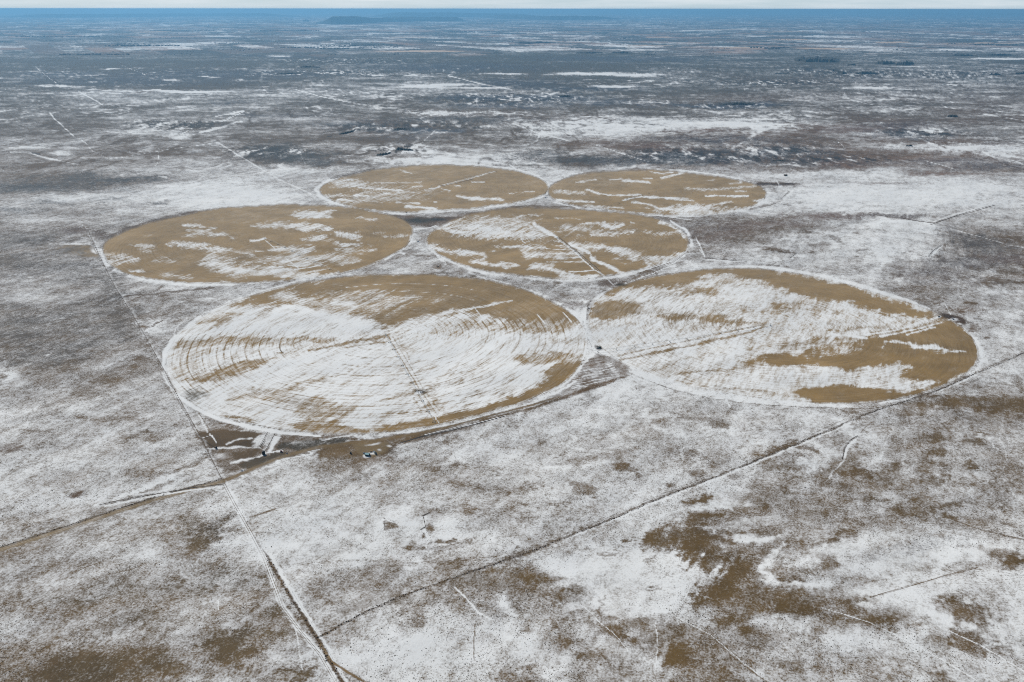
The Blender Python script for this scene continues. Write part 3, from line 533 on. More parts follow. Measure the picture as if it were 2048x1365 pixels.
poly([(768, 1038), (790, 1046), (800, 1052), (775, 1058), (770, 1060)], .1, soft=2.5, clip=0, warp=.8, soil=(112, 94, 68), k=.7); o([(768, 1037), (789, 1044)], .8, .1, soil=(50, 52, 54)); o([(768, 1037), (770, 1062)], .6, .1, soil=(70, 60, 48)); o([(771, 1038), (800, 1050)], .8, .95)
o([(1992, 508), (1975, 520), (1862, 515)][:2], 2, .9) if False else None
o([(1884, 491), (1870, 502), (1860, 514)], [1.4, 2.4, 3], .97, warp=.1); o([(1882, 491), (1866, 503), (1857, 514)], .7, .0, soil=(52, 56, 60)); o([(1888, 478), (1890, 492), (1888, 500)], .6, .1)
o([(1596, 505), (1580, 516)], .8, .1, soil=(52, 50, 48)); o([(1598, 508), (1585, 517)], .9, .95)
# streaks / soft hills right of the fields
o([(1700, 452), (1770, 444), (1820, 442), (1860, 448)], [2, 3, 3, 2], .97, asp=1.5, warp=.4); ob(1790, 470, 90, 16, .80, warp=1.2); ob(1640, 480, 70, 12, .74, warp=1.2)
ob(1430, 470, 40, 14, .2, warp=1.5, soil=(98, 80, 64)); ob(1480, 455, 60, 9, .2, warp=1.5, soil=(98, 80, 64)); ob(1400, 500, 34, 10, .4, warp=1.4); ob(1560, 448, 60, 6, .3, warp=1.4, soil=(104, 86, 72)); ob(1660, 432, 90, 5, .3, warp=1.2, soil=(104, 84, 70)); ob(1780, 432, 60, 4, .22, warp=1, soil=(92, 76, 64))
ob(1960, 490, 60, 18, .24, ang=-14, warp=1.4, soil=(84, 76, 68)); ob(1930, 525, 70, 16, .3, warp=1.5, soil=(84, 74, 66)); ob(1850, 545, 60, 10, .28, warp=1.4, soil=(90, 76, 64)); ob(2010, 518, 50, 9, .18, warp=1.2, soil=(92, 76, 64)); ob(1800, 530, 60, 10, .42, warp=1.5); ob(1900, 562, 70, 7, .3, warp=1.3, soil=(90, 76, 64)); ob(1970, 560, 50, 6, .35, warp=1.3)
ob(1610, 500, 30, 9, .5, warp=1.3); ob(1640, 490, 20, 4, .45); ob(1720, 500, 14, 3, .4)
o([(1400, 500), (1410, 515), (1405, 505), (1395, 478)][:2], .8, .95); o([(1392, 475), (1410, 514)], 1.0, .95, warp=.1); o([(1410, 516), (1480, 522), (1560, 533)], .8, .1, soil=(80, 70, 60)); o([(1415, 520), (1470, 522), (1550, 530)], 1, .85, warp=.3)
# dark wet patches by the far pivots' pumps
ob(1548, 369, 40, 3.2, .02, warp=.4, soil=(84, 66, 50)); ob(1535, 369, 18, 1.6, .0, warp=.2, soil=(56, 48, 42)); ob(1575, 368, 14, 1.6, .0, warp=.2, soil=(64, 52, 42)); ob(1540, 380, 16, 4, .35, warp=.8); o([(1554, 364), (1558, 369)], .8, .98); ob(1560, 372, 4, 1.3, .98, warp=.1); ob(1600, 363, 30, 3.5, .9, warp=.7)
blob(1905, 637, 30, 7.5, .02, ang=-14, warp=.5, soil=(78, 60, 42)); blob(1896, 634, 16, 3.4, .0, ang=-10, warp=.3, soil=(58, 46, 36)); blob(1925, 642, 14, 5, .0, ang=-20, warp=.5, soil=(76, 58, 40)); ob(1930, 625, 30, 5, .45, warp=1.2, soil=(96, 74, 48)); ob(1945, 655, 12, 5, .35, warp=1, soil=(96, 74, 48))
blob(1907, 640, 11, 2.8, .98, warp=.25); blob(1920, 648, 7, 1.4, .98, warp=.1, ang=-10); blob(1933, 645.5, 2, 1.1, .98, warp=0); blob(1877, 634, 4, 1.3, .9, warp=.1)
o([(1888, 606), (1896, 619), (1902, 630)], .7, .95); o([(1942, 615), (1930, 623)], .7, .9); o([(1866, 609), (1888, 603)], .9, .1, warp=.3, soil=(96, 76, 50))
# left side: tan pan, dark shrub land
poly([(112, 497), (135, 491), (165, 489), (186, 494), (196, 506), (196, 518), (180, 515), (150, 510), (120, 506)], .02, soft=3, clip=0, warp=.25, soil=(142, 124, 96), shr=.1)
o([(100, 488), (150, 487), (178, 488)], 2, .9, warp=.5); ob(190, 500, 8, 8, .9, warp=.5); o([(155, 505.5), (169, 506)], 1.0, 0, soil=(54, 56, 50)); ob(205, 470, 16, 8, .2, warp=1, soil=(92, 78, 66)); ob(150, 460, 26, 5, .3, warp=1.2, soil=(100, 84, 72))
for x, y, rx, ry, v, an in [(40, 480, 70, 12, .15, 0), (60, 530, 90, 14, .22, 0), (150, 545, 50, 18, .3, 0), (230, 590, 24, 20, .16, 0), (210, 560, 30, 14, .28, 0), (225, 625, 34, 16, .2, 0), (250, 655, 26, 16, .2, 0), (80, 640, 110, 14, .25, 8), (60, 670, 90, 16, .22, 10), (150, 690, 80, 12, .28, 10),
    (30, 610, 40, 10, .3, 0), (120, 500, 30, 8, .35, 0), (180, 660, 40, 10, .4, 0), (50, 715, 50, 12, .3, 10), (120, 720, 60, 8, .35, 8)]:
    ob(x, y, rx, ry, v, ang=an, warp=1.8, soft=.8, soil=(88, 80, 70))
for x, y, rx, ry, an in [(60, 600, 44, 8, 0), (150, 590, 60, 9, 0), (175, 625, 40, 8, 10), (110, 640, 30, 5, 10), (20, 560, 26, 6, 0)]: ob(x, y, rx, ry, .74, ang=an, warp=1.6, soft=.9, k=.8)
for x, y, rx, ry, v in [(210, 358, 100, 8, .1), (60, 375, 120, 9, .12), (300, 354, 30, 3, .15), (110, 405, 36, 5, .35), (30, 420, 40, 6, .4), (230, 400, 40, 5, .38), (310, 408, 14, 3, .2), (250, 378, 20, 5, .4)]:
    ob(x, y, rx, ry, v, warp=1.6, soft=.8, soil=(74, 74, 72))
for x, y, rx, ry in [(130, 395, 90, 5), (420, 390, 120, 9), (60, 440, 60, 4), (480, 360, 90, 8), (350, 380, 60, 6), (280, 425, 60, 6)]: ob(x, y, rx, ry, .84, warp=1.4, soft=.9, k=.8)
o([(316, 353), (334, 355)], .8, .95); o([(331, 358), (334, 354)], .8, .95); o([(336, 357), (345, 362)], 1.4, .5, soil=(120, 100, 84))
ob(110, 590, 210, 110, .30, warp=1.5, soft=.9, k=.30, soil=(82, 70, 58))
# triangle left of A
ob(300, 600, 50, 16, .60, warp=1.2); ob(450, 592, 60, 8, .62, warp=1.1); o([(245, 594), (320, 588), (430, 575)], 1.0, .1, soil=(98, 80, 60), warp=.3); o([(255, 605), (300, 588), (328, 572)], .9, .15, soil=(98, 80, 60), warp=.3)
ob(330, 592, 10, 2, .1, warp=.4); o([(345, 680), (352, 655), (375, 636)], .7, .95, warp=.2); ob(310, 655, 30, 14, .85, warp=.9); ob(288, 655, 8, 3, .1, warp=.3, soil=(110, 90, 64)); o([(290, 660), (310, 646), (325, 642)], 1.0, .15, soil=(98, 80, 60), warp=.4)
ob(295, 680, 9, 10, .2, warp=1)
# upper band right: reds, darks, the big snow flat
for x, y, rx, ry, v, so in [(1170, 322, 110, 9, .10, (62, 64, 64)), (1090, 310, 60, 6, .2, (66, 66, 64)), (1360, 312, 60, 12, .06, (52, 60, 68)), (1320, 322, 90, 8, .12, (60, 62, 64)), (1460, 318, 80, 10, .22, (66, 66, 68)), (1560, 305, 90, 10, .25, (64, 68, 72)), (1640, 325, 90, 9, .25, (68, 66, 66)),
    (1440, 280, 120, 6, .28, (70, 66, 66)), (1290, 290, 60, 5, .2, (100, 78, 64)), (1330, 298, 50, 4, .2, (104, 80, 64)), (1730, 258, 90, 6, .2, (104, 82, 68)), (1790, 252, 50, 6, .12, (84, 72, 66)), (1820, 270, 60, 7, .25, (66, 68, 72)), (1690, 330, 60, 5, .18, (112, 88, 70)), (1850, 318, 60, 4, .3, (132, 106, 82)),
    (1920, 325, 110, 7, .2, (88, 76, 70)), (1990, 335, 60, 5, .15, (84, 76, 72)), (1850, 345, 40, 2, .3, (104, 84, 68)), (1400, 262, 60, 3, .3, (110, 84, 66)), (1780, 368, 70, 2, .25, (118, 94, 74)), (1870, 348, 60, 2.2, .2, (118, 92, 72)),
    (590, 315, 80, 12, .12, (62, 66, 66)), (545, 300, 50, 12, .2, (66, 68, 66)), (640, 325, 40, 6, .3, (74, 72, 70)), (920, 240, 140, 5, .12, (70, 68, 66)), (780, 262, 90, 5, .28, (78, 74, 72)), (820, 275, 60, 5, .3, (84, 78, 74)), (700, 250, 60, 5, .35, (66, 72, 78)),
    (870, 262, 60, 5, .3, (60, 70, 80)), (980, 196, 100, 6, .22, (56, 66, 78)), (1010, 212, 90, 4, .25, (58, 66, 76)), (1120, 195, 70, 6, .2, (58, 68, 80)), (1200, 205, 90, 5, .25, (66, 70, 76)), (1420, 212, 80, 4, .22, (62, 72, 84)), (1500, 208, 60, 3, .2, (60, 68, 80)),
    (460, 205, 40, 4, .2, (74, 72, 70)), (520, 232, 90, 3, .3, (80, 76, 74))]:
    ob(x, y, rx, ry, v, warp=1.2, soft=.8, soil=so, k=.85)
for x, y, rx, ry in [(1150, 252, 120, 7), (1280, 250, 130, 9), (1420, 246, 110, 8), (1230, 268, 60, 5), (1120, 268, 60, 4), (1500, 255, 60, 6), (960, 148, 0.1, 0.1), (1850, 372, 110, 10), (1980, 380, 90, 8), (1700, 348, 60, 4), (1920, 298, 90, 7), (2010, 308, 50, 5), (1090, 345, 50, 5), (1260, 335, 40, 3), (1640, 395, 110, 12), (1560, 352, 60, 4), (1780, 400, 100, 10),
    (1960, 405, 60, 8), (850, 322, 60, 4), (760, 320, 60, 4), (880, 225, 50, 3), (960, 226, 90, 2.4), (600, 340, 70, 5)]:
    ob(x, y, rx, ry, .9, warp=1.0, soft=.9, k=.85)
# far bands
for x, y, rx, ry, v in [(250, 163, 200, 9, .05), (420, 150, 220, 9, .07), (120, 150, 90, 6, .18), (900, 135, 160, 9, .08), (1030, 168, 100, 9, .08), (1250, 118, 160, 5, .12), (60, 100, 90, 2, .1), (560, 113, 110, 2.2, .12), (1160, 178, 120, 4, .15)]:
    ob(x, y, rx, ry, v, warp=.7, soft=.6, soil=(66, 68, 70), shr=.4)
for x, y, rx, ry in [(1010, 148, 48, 1.6), (755, 152, 16, 1.0), (220, 138, 20, .9), (420, 154, 22, .8), (340, 161, 18, .7), (185, 165, 10, .8), (110, 172, 40, 2.4), (840, 174, 40, 2.2), (900, 170, 60, 1.6), (1230, 174, 40, 1.4), (960, 176, 60, 1.2), (160, 94, 36, 1.2), (145, 93, 14, 1.0), (1080, 100, 70, 1.0), (420, 86, 26, 1.4), (1010, 88, 50, .9),
    (680, 96, 60, .9), (1130, 72, 50, .8), (640, 96, 30, .9), (1180, 148, 80, 3.0), (1270, 150, 60, 2), (560, 112, 24, 1.4), (450, 86, 30, 1.2), (300, 182, 60, 1.2), (380, 184, 60, 1.5), (1900, 100, 50, 2), (1780, 98, 26, 1), (2000, 118, 60, 2), (1740, 176, 40, 1.5)]:
    ob(x, y, rx, ry, .96, warp=.3, soft=.5, shr=.2)
for x, y, rx, ry in [(840, 103, 90, 1.7), (1580, 79.5, 36, 1.5), (1786, 85, 36, 1.7), (1490, 96, 60, 1.4), (1650, 98, 60, 1.4), (300, 64, 40, .8), (1300, 92, 50, .9), (1320, 75, 40, .7), (820, 75, 40, .8), (1960, 87, 80, 1.0), (1560, 64, 60, .6), (2000, 57, 50, .5), (1450, 60, 50, .5)]:
    ob(x, y, rx, ry, .05, warp=.15, soft=.3, soil=(205, 178, 152), shr=.1)
blob(285, 184, 26, 1.6, .05, clip=0, warp=.2, soil=(104, 88, 74)); o([(430, 233), (460, 228), (488, 223)], 1.0, .9, warp=.3); o([(360, 270), (400, 250), (450, 240), (488, 224)], .7, .9, warp=.2); o([(400, 265), (440, 255), (480, 245)], 2, .8, warp=.5)
ob(360, 274, 22, 4, .9, warp=.8); o([(20, 305), (60, 306), (75, 311), (95, 317), (116, 321)], [.6, .8, 1.4, 1.8, 1], .97, warp=.1); o([(64, 306), (80, 309)], .9, .0, soil=(40, 44, 50)); o([(116, 321), (160, 331)], .7, .8, warp=.2)
ob(122, 308, 18, 3.6, .85, warp=.4)
# farmland patchwork beyond the steppe (plots of real size, aligned with the section lines)
ax, ay, _ = at(640, 1277); bx, by, _ = at(175, 460)
GR = math.atan2(by - ay, bx - ax)
gn = (Xf * math.cos(GR) + Yf * math.sin(GR)); ge = (-Xf * math.sin(GR) + Yf * math.cos(GR))
big = hash2(np.floor(ge / 1610), np.floor(gn / 1610), 3); sx = np.where(big > .5, 805, 402); sy = np.where(hash2(np.floor(ge / 1610), np.floor(gn / 1610), 8) > .4, 1610, 805)
cell = hash2(np.floor(ge / sx), np.floor(gn / sy), 11); cell2 = hash2(np.floor(ge / sx), np.floor(gn / sy), 23)
zone = np.clip((112 + fbm(U / 160, V / 20, 3, 55) * 16 - V) / 10, 0, 1)
plot = np.where(cell > .86, .8, np.where(cell > .72, .5, np.where(cell > .45, .22, .04))).astype(np.float32)
plot = plot * .85 + S * .10 + fbm(Xf / 900, Yf / 1400, 3, 61) * .35
w = zone * (region == 0) * np.where((S > .93) | ((SOIL[..., 0] > .3)), 0.0, .85)
S += (plot - S) * w
tone = np.where(cell2 > .8, 1, 0)[..., None] * lin((150, 124, 106)) + np.where((cell2 > .45) & (cell2 <= .8), 1, 0)[..., None] * lin((104, 92, 82)) + np.where(cell2 <= .45, 1, 0)[..., None] * lin((66, 66, 60))
SOIL += (tone - SOIL) * w[..., None]; SHR += (.5 - SHR) * w
# pale tracks over the steppe
for pts, wd in [([(175, 459), (150, 440)], .5), ([(437, 286), (512, 332), (560, 360), (622, 388)], 1.3), ([(622, 389), (590, 401)], 1.2), ([(70, 133), (90, 150), (112, 166)], .7), ([(158, 183), (180, 195), (205, 210)], 1.0), ([(98, 226), (120, 248), (148, 273)], 1.4), ([(163, 280), (186, 303)], .8),
    ([(186, 303), (220, 318), (330, 300), (437, 286)], .6), ([(318, 297), (318, 315), (311, 336)], .8), ([(245, 132), (280, 146), (290, 150)], .6), ([(592, 180), (640, 193), (700, 205), (750, 214)], 1.0), ([(1024, 246), (1080, 268), (1150, 285)], 1.3), ([(1190, 290), (1250, 310), (1300, 324)], .9), ([(896, 152), (950, 165), (1024, 180)], 1.4),
    ([(586, 290), (602, 308), (611, 330)], .8), ([(1966, 228), (2010, 236), (2048, 243)], 1.2), ([(1850, 322), (1880, 330), (1910, 338)], .8), ([(1855, 261), (1895, 276)], .8), ([(1862, 446), (1900, 432), (1960, 417), (2010, 402), (2070, 385)], 1.5), ([(1900, 458), (1960, 474), (2010, 488), (2070, 500)], 1.0),
    ([(1580, 338), (1612, 351)], 1.0), ([(812, 296), (830, 308), (840, 312), (1000, 327), (1110, 330)], 1.0), ([(840, 290), (855, 275), (870, 262)], .8), ([(958, 255), (980, 252)], .6), ([(1674, 283), (1690, 297)], .8), ([(0, 336), (8, 341)], .8)]:
    o(pts, wd * (.85 if pts[0] in ((437, 286), (98, 226), (158, 183), (1862, 446)) else .6), .88, warp=.15, shr=.4, k=.8)
o([(1862, 449), (1920, 430), (1990, 410)], .7, .1, soil=(74, 66, 58)); o([(1740, 430), (1800, 436), (1870, 447)], .8, .1, soil=(84, 70, 60), warp=.2)
ob(1570, 330, 60, 2, .7)
# fine tracks bottom right and bottom left
for pts, wd, v in [([(1170, 1215), (1200, 1245), (1235, 1275), (1256, 1302)], .7, .95), ([(1310, 1245), (1316, 1290), (1310, 1340)], .7, .9), ([(1345, 1230), (1420, 1270), (1480, 1320), (1530, 1360)], .6, .9), ([(1640, 1215), (1740, 1245), (1850, 1300), (1960, 1365)], .7, .97), ([(1870, 1250), (1960, 1290), (2060, 1350)], .8, .97),
    ([(1860, 1130), (1900, 1190)], .5, .9), ([(910, 1175), (935, 1200), (955, 1225), (985, 1240)], 1.6, .95), ([(951, 1250), (948, 1280), (948, 1320)], .8, .2), ([(1955, 1135), (1880, 1155), (1820, 1172), (1740, 1195)], .9, .15), ([(1460, 1310), (1500, 1340), (1535, 1365)], 1.1, .05), ([(600, 1130), (700, 1120), (850, 1128), (1000, 1112)], .6, .4),
    ([(590, 1250), (598, 1300), (605, 1340)], 1, .9), ([(500, 1035), (530, 1025), (552, 1018)], 1.2, .1), ([(150, 1144), (175, 1133), (198, 1126)], .6, .15), ([(210, 1150), (260, 1140), (290, 1128)], .8, .25), ([(436, 1220), (437, 1200)], .5, .95), ([(1460, 815), (1452, 800), (1448, 805)], 1.4, .9), ([(1905, 1040), (1970, 1062), (2048, 1080)], .9, .2)]:
    o(pts, wd, v, warp=.12)

# ---- the two roads and the fence lines (wheel tracks, ploughed verge, drifted snow)
off = lambda pts, dx, dy=0: [(x + dx, y + dy) for x, y in pts]
NS = [(-60, 170), (60, 300), (175, 459)][2:] + [(205, 525), (231, 576), (262, 625), (290, 672), (325, 735), (366, 812), (400, 872), (445, 962), (482, 1030), (530, 1110), (575, 1185), (632, 1277), (668, 1340), (700, 1400), (745, 1480)]
o(off(NS[:11], 2), [1.8, 2.2, 2.6, 3, 3, 3, 3, 2.5, 2.5, 2.5, 2.5], .82, warp=.6, shr=.6, k=.6, soft=.9)
stroke(NS, [.5] * 8 + [.8] * 8, .02, soil=(78, 62, 44), clip=0)
o(off(NS[:8], -4), .8, .25, warp=.2, k=.6)
o(off(NS[10:], 10, 0), [3.4, 3.4, 3.4, 3.2, 3, 3, 3], .98, warp=.35, shr=.1); o(off(NS[8:], 1, 0), [.8, 1.4, 2.2, 3.0, 3.6, 3.8, 3.6, 3, 2.6], .06, soil=(92, 74, 50), warp=.3)
o([(447, 966), (470, 1010), (500, 1062), (530, 1120), (548, 1170), (565, 1215), (600, 1262), (640, 1310), (672, 1365), (700, 1420)], 4.6, .95, warp=.3, shr=.1)
for dx in (-2.4, 2.0):
    o(off([(447, 966), (470, 1010), (500, 1062), (530, 1120), (548, 1170), (565, 1215), (600, 1262), (640, 1310), (672, 1365), (700, 1420)], dx), .6, .1, soil=(110, 92, 66), k=.8)
o([(640, 1290), (665, 1325), (700, 1348), (740, 1370), (800, 1400)], 2.2, .02, soil=(124, 102, 68), warp=.1); o([(650, 1296), (700, 1340), (760, 1372)], .6, .8, k=.5)
ROAD = [(-120, 1140), (0, 1100), (120, 1062), (240, 1022), (350, 988), (447, 963), (520, 932), (580, 909), (640, 894), (700, 886), (760, 880), (830, 868), (900, 853), (980, 832), (1060, 811), (1120, 793)]
o(ROAD[:6], 3.4, .1, soil=(132, 114, 84), warp=.08, shr=0); o(ROAD[5:9], 3.0, .06, soil=(124, 106, 78), warp=.1, shr=0); o(ROAD[8:], [3, 3, 2.6, 2.2, 2, 1.6, 1.6, 1.2], .06, soil=(118, 98, 66), warp=.1, shr=0)
o(off(ROAD[:6], 0, -5), 1.1, .05, soil=(74, 62, 46), warp=.15, k=.9); o(off(ROAD[:6], 0, 5), 1.4, .6, warp=.3, k=.6); o(ROAD[:6], .7, .6, soil=(150, 130, 100), k=.5)
o(off(ROAD[5:9], 6, 5), 1.6, .8, warp=.9)
FN = [(270, 984), (340, 970), (400, 966 + 8), (448, 968)]
o([(200, 1010), (300, 990), (380, 977), (449, 969)], .8, .05, soil=(62, 58, 54)); o([(210, 1013), (300, 994), (380, 981), (446, 973)], 1.4, .96)
DG = [(632, 1277), (700, 1240), (800, 1193), (900, 1158), (980, 1132), (1060, 1104), (1140, 1072), (1220, 1040), (1300, 1005), (1400, 966), (1480, 935), (1560, 902), (1640, 868), (1700, 842), (1780, 812), (1860, 787), (1950, 748), (2048, 706), (2140, 668)]
o(DG, [1.6] * 4 + [2.0, 2, 2, 2.2, 2.4, 2.4, 2, 1.8, 1.6, 1.4, 1.0, 1, 1, 1, 1], .12, soil=(88, 72, 50), warp=.5, soft=.9, k=.8)
o(off(DG[6:14], 0, 4), [1.0, 1.6, 2, 2, 2, 1.8, 1.4, 1], .93, warp=.3); o(off(DG[4:14], -5, -5), .8, .35, warp=.25, k=.6, soil=(80, 70, 56)); o(off(DG[13:], -4, -2), .7, .3, k=.6, soil=(96, 80, 60))
o([(1960, 757), (1900, 786), (1820, 806), (1740, 818), (1700, 818)], .7, .2, soil=(90, 78, 60))

openl = (region == 0) * np.clip((V - 360) / 150, 0, 1) * np.clip((S - .2) * 4, 0, 1) * np.clip((.95 - S) * 5, 0, 1)
pn = fbm(Xf / 55, Yf / 48, 5, 501, .62) + fbm(Xf / 420, Yf / 380, 2, 511) * .6
S -= np.clip((pn - .42) * 5, 0, 1) * .42 * openl * np.clip((U - 600) / 900 + .25, .25, 1)
rg = np.abs(fbm(al / 260 + ac / 900, ac / 62, 4, 541, .5)); rm = np.clip(fbm(Xf / 300, Yf / 300, 2, 561) * 3 + .6, 0, 1)
S += np.clip(1 - rg / .06, 0, 1) * .16 * openl * rm
rg2 = np.abs(fbm(Xf / 330, Yf / 210, 5, 581, .55)); S += np.clip(1 - rg2 / .03, 0, 1) * .12 * openl * np.clip(fbm(Xf / 350, Yf / 300, 2, 591) * 3 + .4, 0, 1)
fl = fbm(al / 180, ac / 30, 5, 601, .66); S += fl * .13 * openl
# broken ground of the breaks: drainage lines, ledges and rock speckle between the steppe and the fields
farz = (region == 0) * np.clip((352 - V) / 20, 0, 1) * np.clip((V - 115) / 25, 0, 1)
r3 = np.abs(fbm(Xf / 900 + 3, Yf / 1500, 5, 641, .6)); S += np.clip(1 - r3 / .03, 0, 1) * .34 * farz
r4 = np.abs(fbm(Xf / 600 + 9, Yf / 1300, 5, 661, .6)); S -= np.clip(1 - r4 / .05, 0, 1) * .30 * farz
zm = np.zeros_like(S)
for x, y, rx, ry in [(740, 255, 70, 10), (860, 250, 110, 9), (1000, 200, 120, 12), (1340, 308, 90, 14), (1450, 315, 130, 12), (1560, 302, 110, 13), (1680, 320, 110, 11), (1850, 265, 90, 8), (1450, 212, 90, 6), (1100, 197, 70, 8), (800, 298, 60, 10), (640, 146, 120, 6), (1720, 148, 110, 8), (1900, 150, 90, 8), (700, 122, 130, 6), (1620, 140, 60, 6), (1560, 165, 120, 6), (540, 305, 80, 12), (350, 250, 90, 10)]:
    zm = np.maximum(zm, np.clip(1.5 - np.hypot((U - x) / rx, (V - y) / ry), 0, 1))
sp = fbm(Xf / 34, Yf / 90, 3, 681, .7)
rk = np.clip((sp - .10) * 7, 0, 1) * zm * (region == 0); S += (-.05 - S) * rk * .9; SOIL += (lin((44, 44, 42)) - SOIL) * (rk * .85)[..., None]
S += np.clip((-sp - .22) * 6, 0, 1) * zm * (region == 0) * .5
# grain of the cover at every distance, lying on the ground
S += fbm(Xf / 28 + Yf / 400, Yf / 24, 4, 201, .75) * np.where(region > 0, .05, .15)
lng = fbm(Xf / 420 + Yf / 2600, Yf / 210, 6, 301, .74)
fz = np.clip((345 - V) / 60, 0, 1); S += (S - .42) * .35 * fz * (region == 0) * (V > 110)
S += fbm(Xf / 150 + Yf / 1800, Yf / 70, 4, 351, .8) * .30 * fz * (region == 0)
S += lng * np.where(region > 0, .06, np.where(V > 345, .25 - .10 * np.clip((V - 560) / 250, 0, 1), .34)) * np.clip((1300 - V) / 700, .45, 1)
S += fbm(Xf / 2600, Yf / 900, 4, 331, .65) * np.where(region > 0, 0, .34) * np.clip((330 - V) / 160, 0, 1)
bd = np.zeros((NR, NC), bool); q1 = region > 0
for ax_ in (0, 1):
    e = np.diff(region.astype(int), axis=ax_) != 0
    if ax_ == 0: bd[:-1] |= e; bd[1:] |= e
    else: bd[:, :-1] |= e; bd[:, 1:] |= e
for k in range(2):
    for ar in (S, SOIL):
        sm = ar.copy(); sm[1:-1, 1:-1] = (ar[1:-1, 1:-1] * 4 + (ar[:-2, 1:-1] + ar[2:, 1:-1] + ar[1:-1, :-2] + ar[1:-1, 2:]) * 2 + ar[:-2, :-2] + ar[2:, 2:] + ar[:-2, 2:] + ar[2:, :-2]) / 16
        ar[bd] = sm[bd]
S = np.clip(S, -.2, 1.15); SOIL = np.clip(SOIL, .01, .6)

# ------------------------------------------------------------------ node helpers and materials
def new_mat(name, rough=.9):
    m = bpy.data.materials.new(name); m.use_nodes = True
    nt = m.node_tree; b = nt.nodes['Principled BSDF']; b.inputs['Roughness'].default_value = rough
    b.inputs['Specular IOR Level'].default_value = .15
    return m, nt, b
class N:
    def __init__(s, nt): s.nt = nt
    def a(s, t, **k):
        n = s.nt.nodes.new(t)
        for q, v in k.items(): setattr(n, q, v)
        return n
    def l(s, x, y): s.nt.links.new(x, y)
    def m(s, op, x, y=0.0, z=None, clamp=False):
        n = s.a('ShaderNodeMath', operation=op, use_clamp=clamp)
        for i, q in enumerate((x, y, z)):
            if q is None: continue
            if isinstance(q, (int, float)): n.inputs[i].default_value = q
            else: s.l(q, n.inputs[i])
        return n.outputs[0]
    def noise(s, vec, scale, detail=3, rough=.55, dim='3D'):
        n = s.a('ShaderNodeTexNoise', noise_dimensions=dim); s.l(vec, n.inputs['Vector'])
        n.inputs['Scale'].default_value = scale; n.inputs['Detail'].default_value = detail; n.inputs['Roughness'].default_value = rough
        return n.outputs['Fac']
    def attr(s, name, out):
        n = s.a('ShaderNodeAttribute', attribute_name=name); return n.outputs[out]
    def mix(s, f, a, b):
        n = s.a('ShaderNodeMix', data_type='RGBA'); s.l(f, n.inputs[0]) if not isinstance(f, float) else None
        for q, i in ((a, 6), (b, 7)):
            if isinstance(q, tuple): n.inputs[i].default_value = q + (1,)
            else: s.l(q, n.inputs[i])
        return n.outputs[2]

wx0, wy0, _ = at(396, 762); wx1, wy1, _ = at(560, 688); WIND = math.atan2(wy1 - wy0, wx1 - wx0)

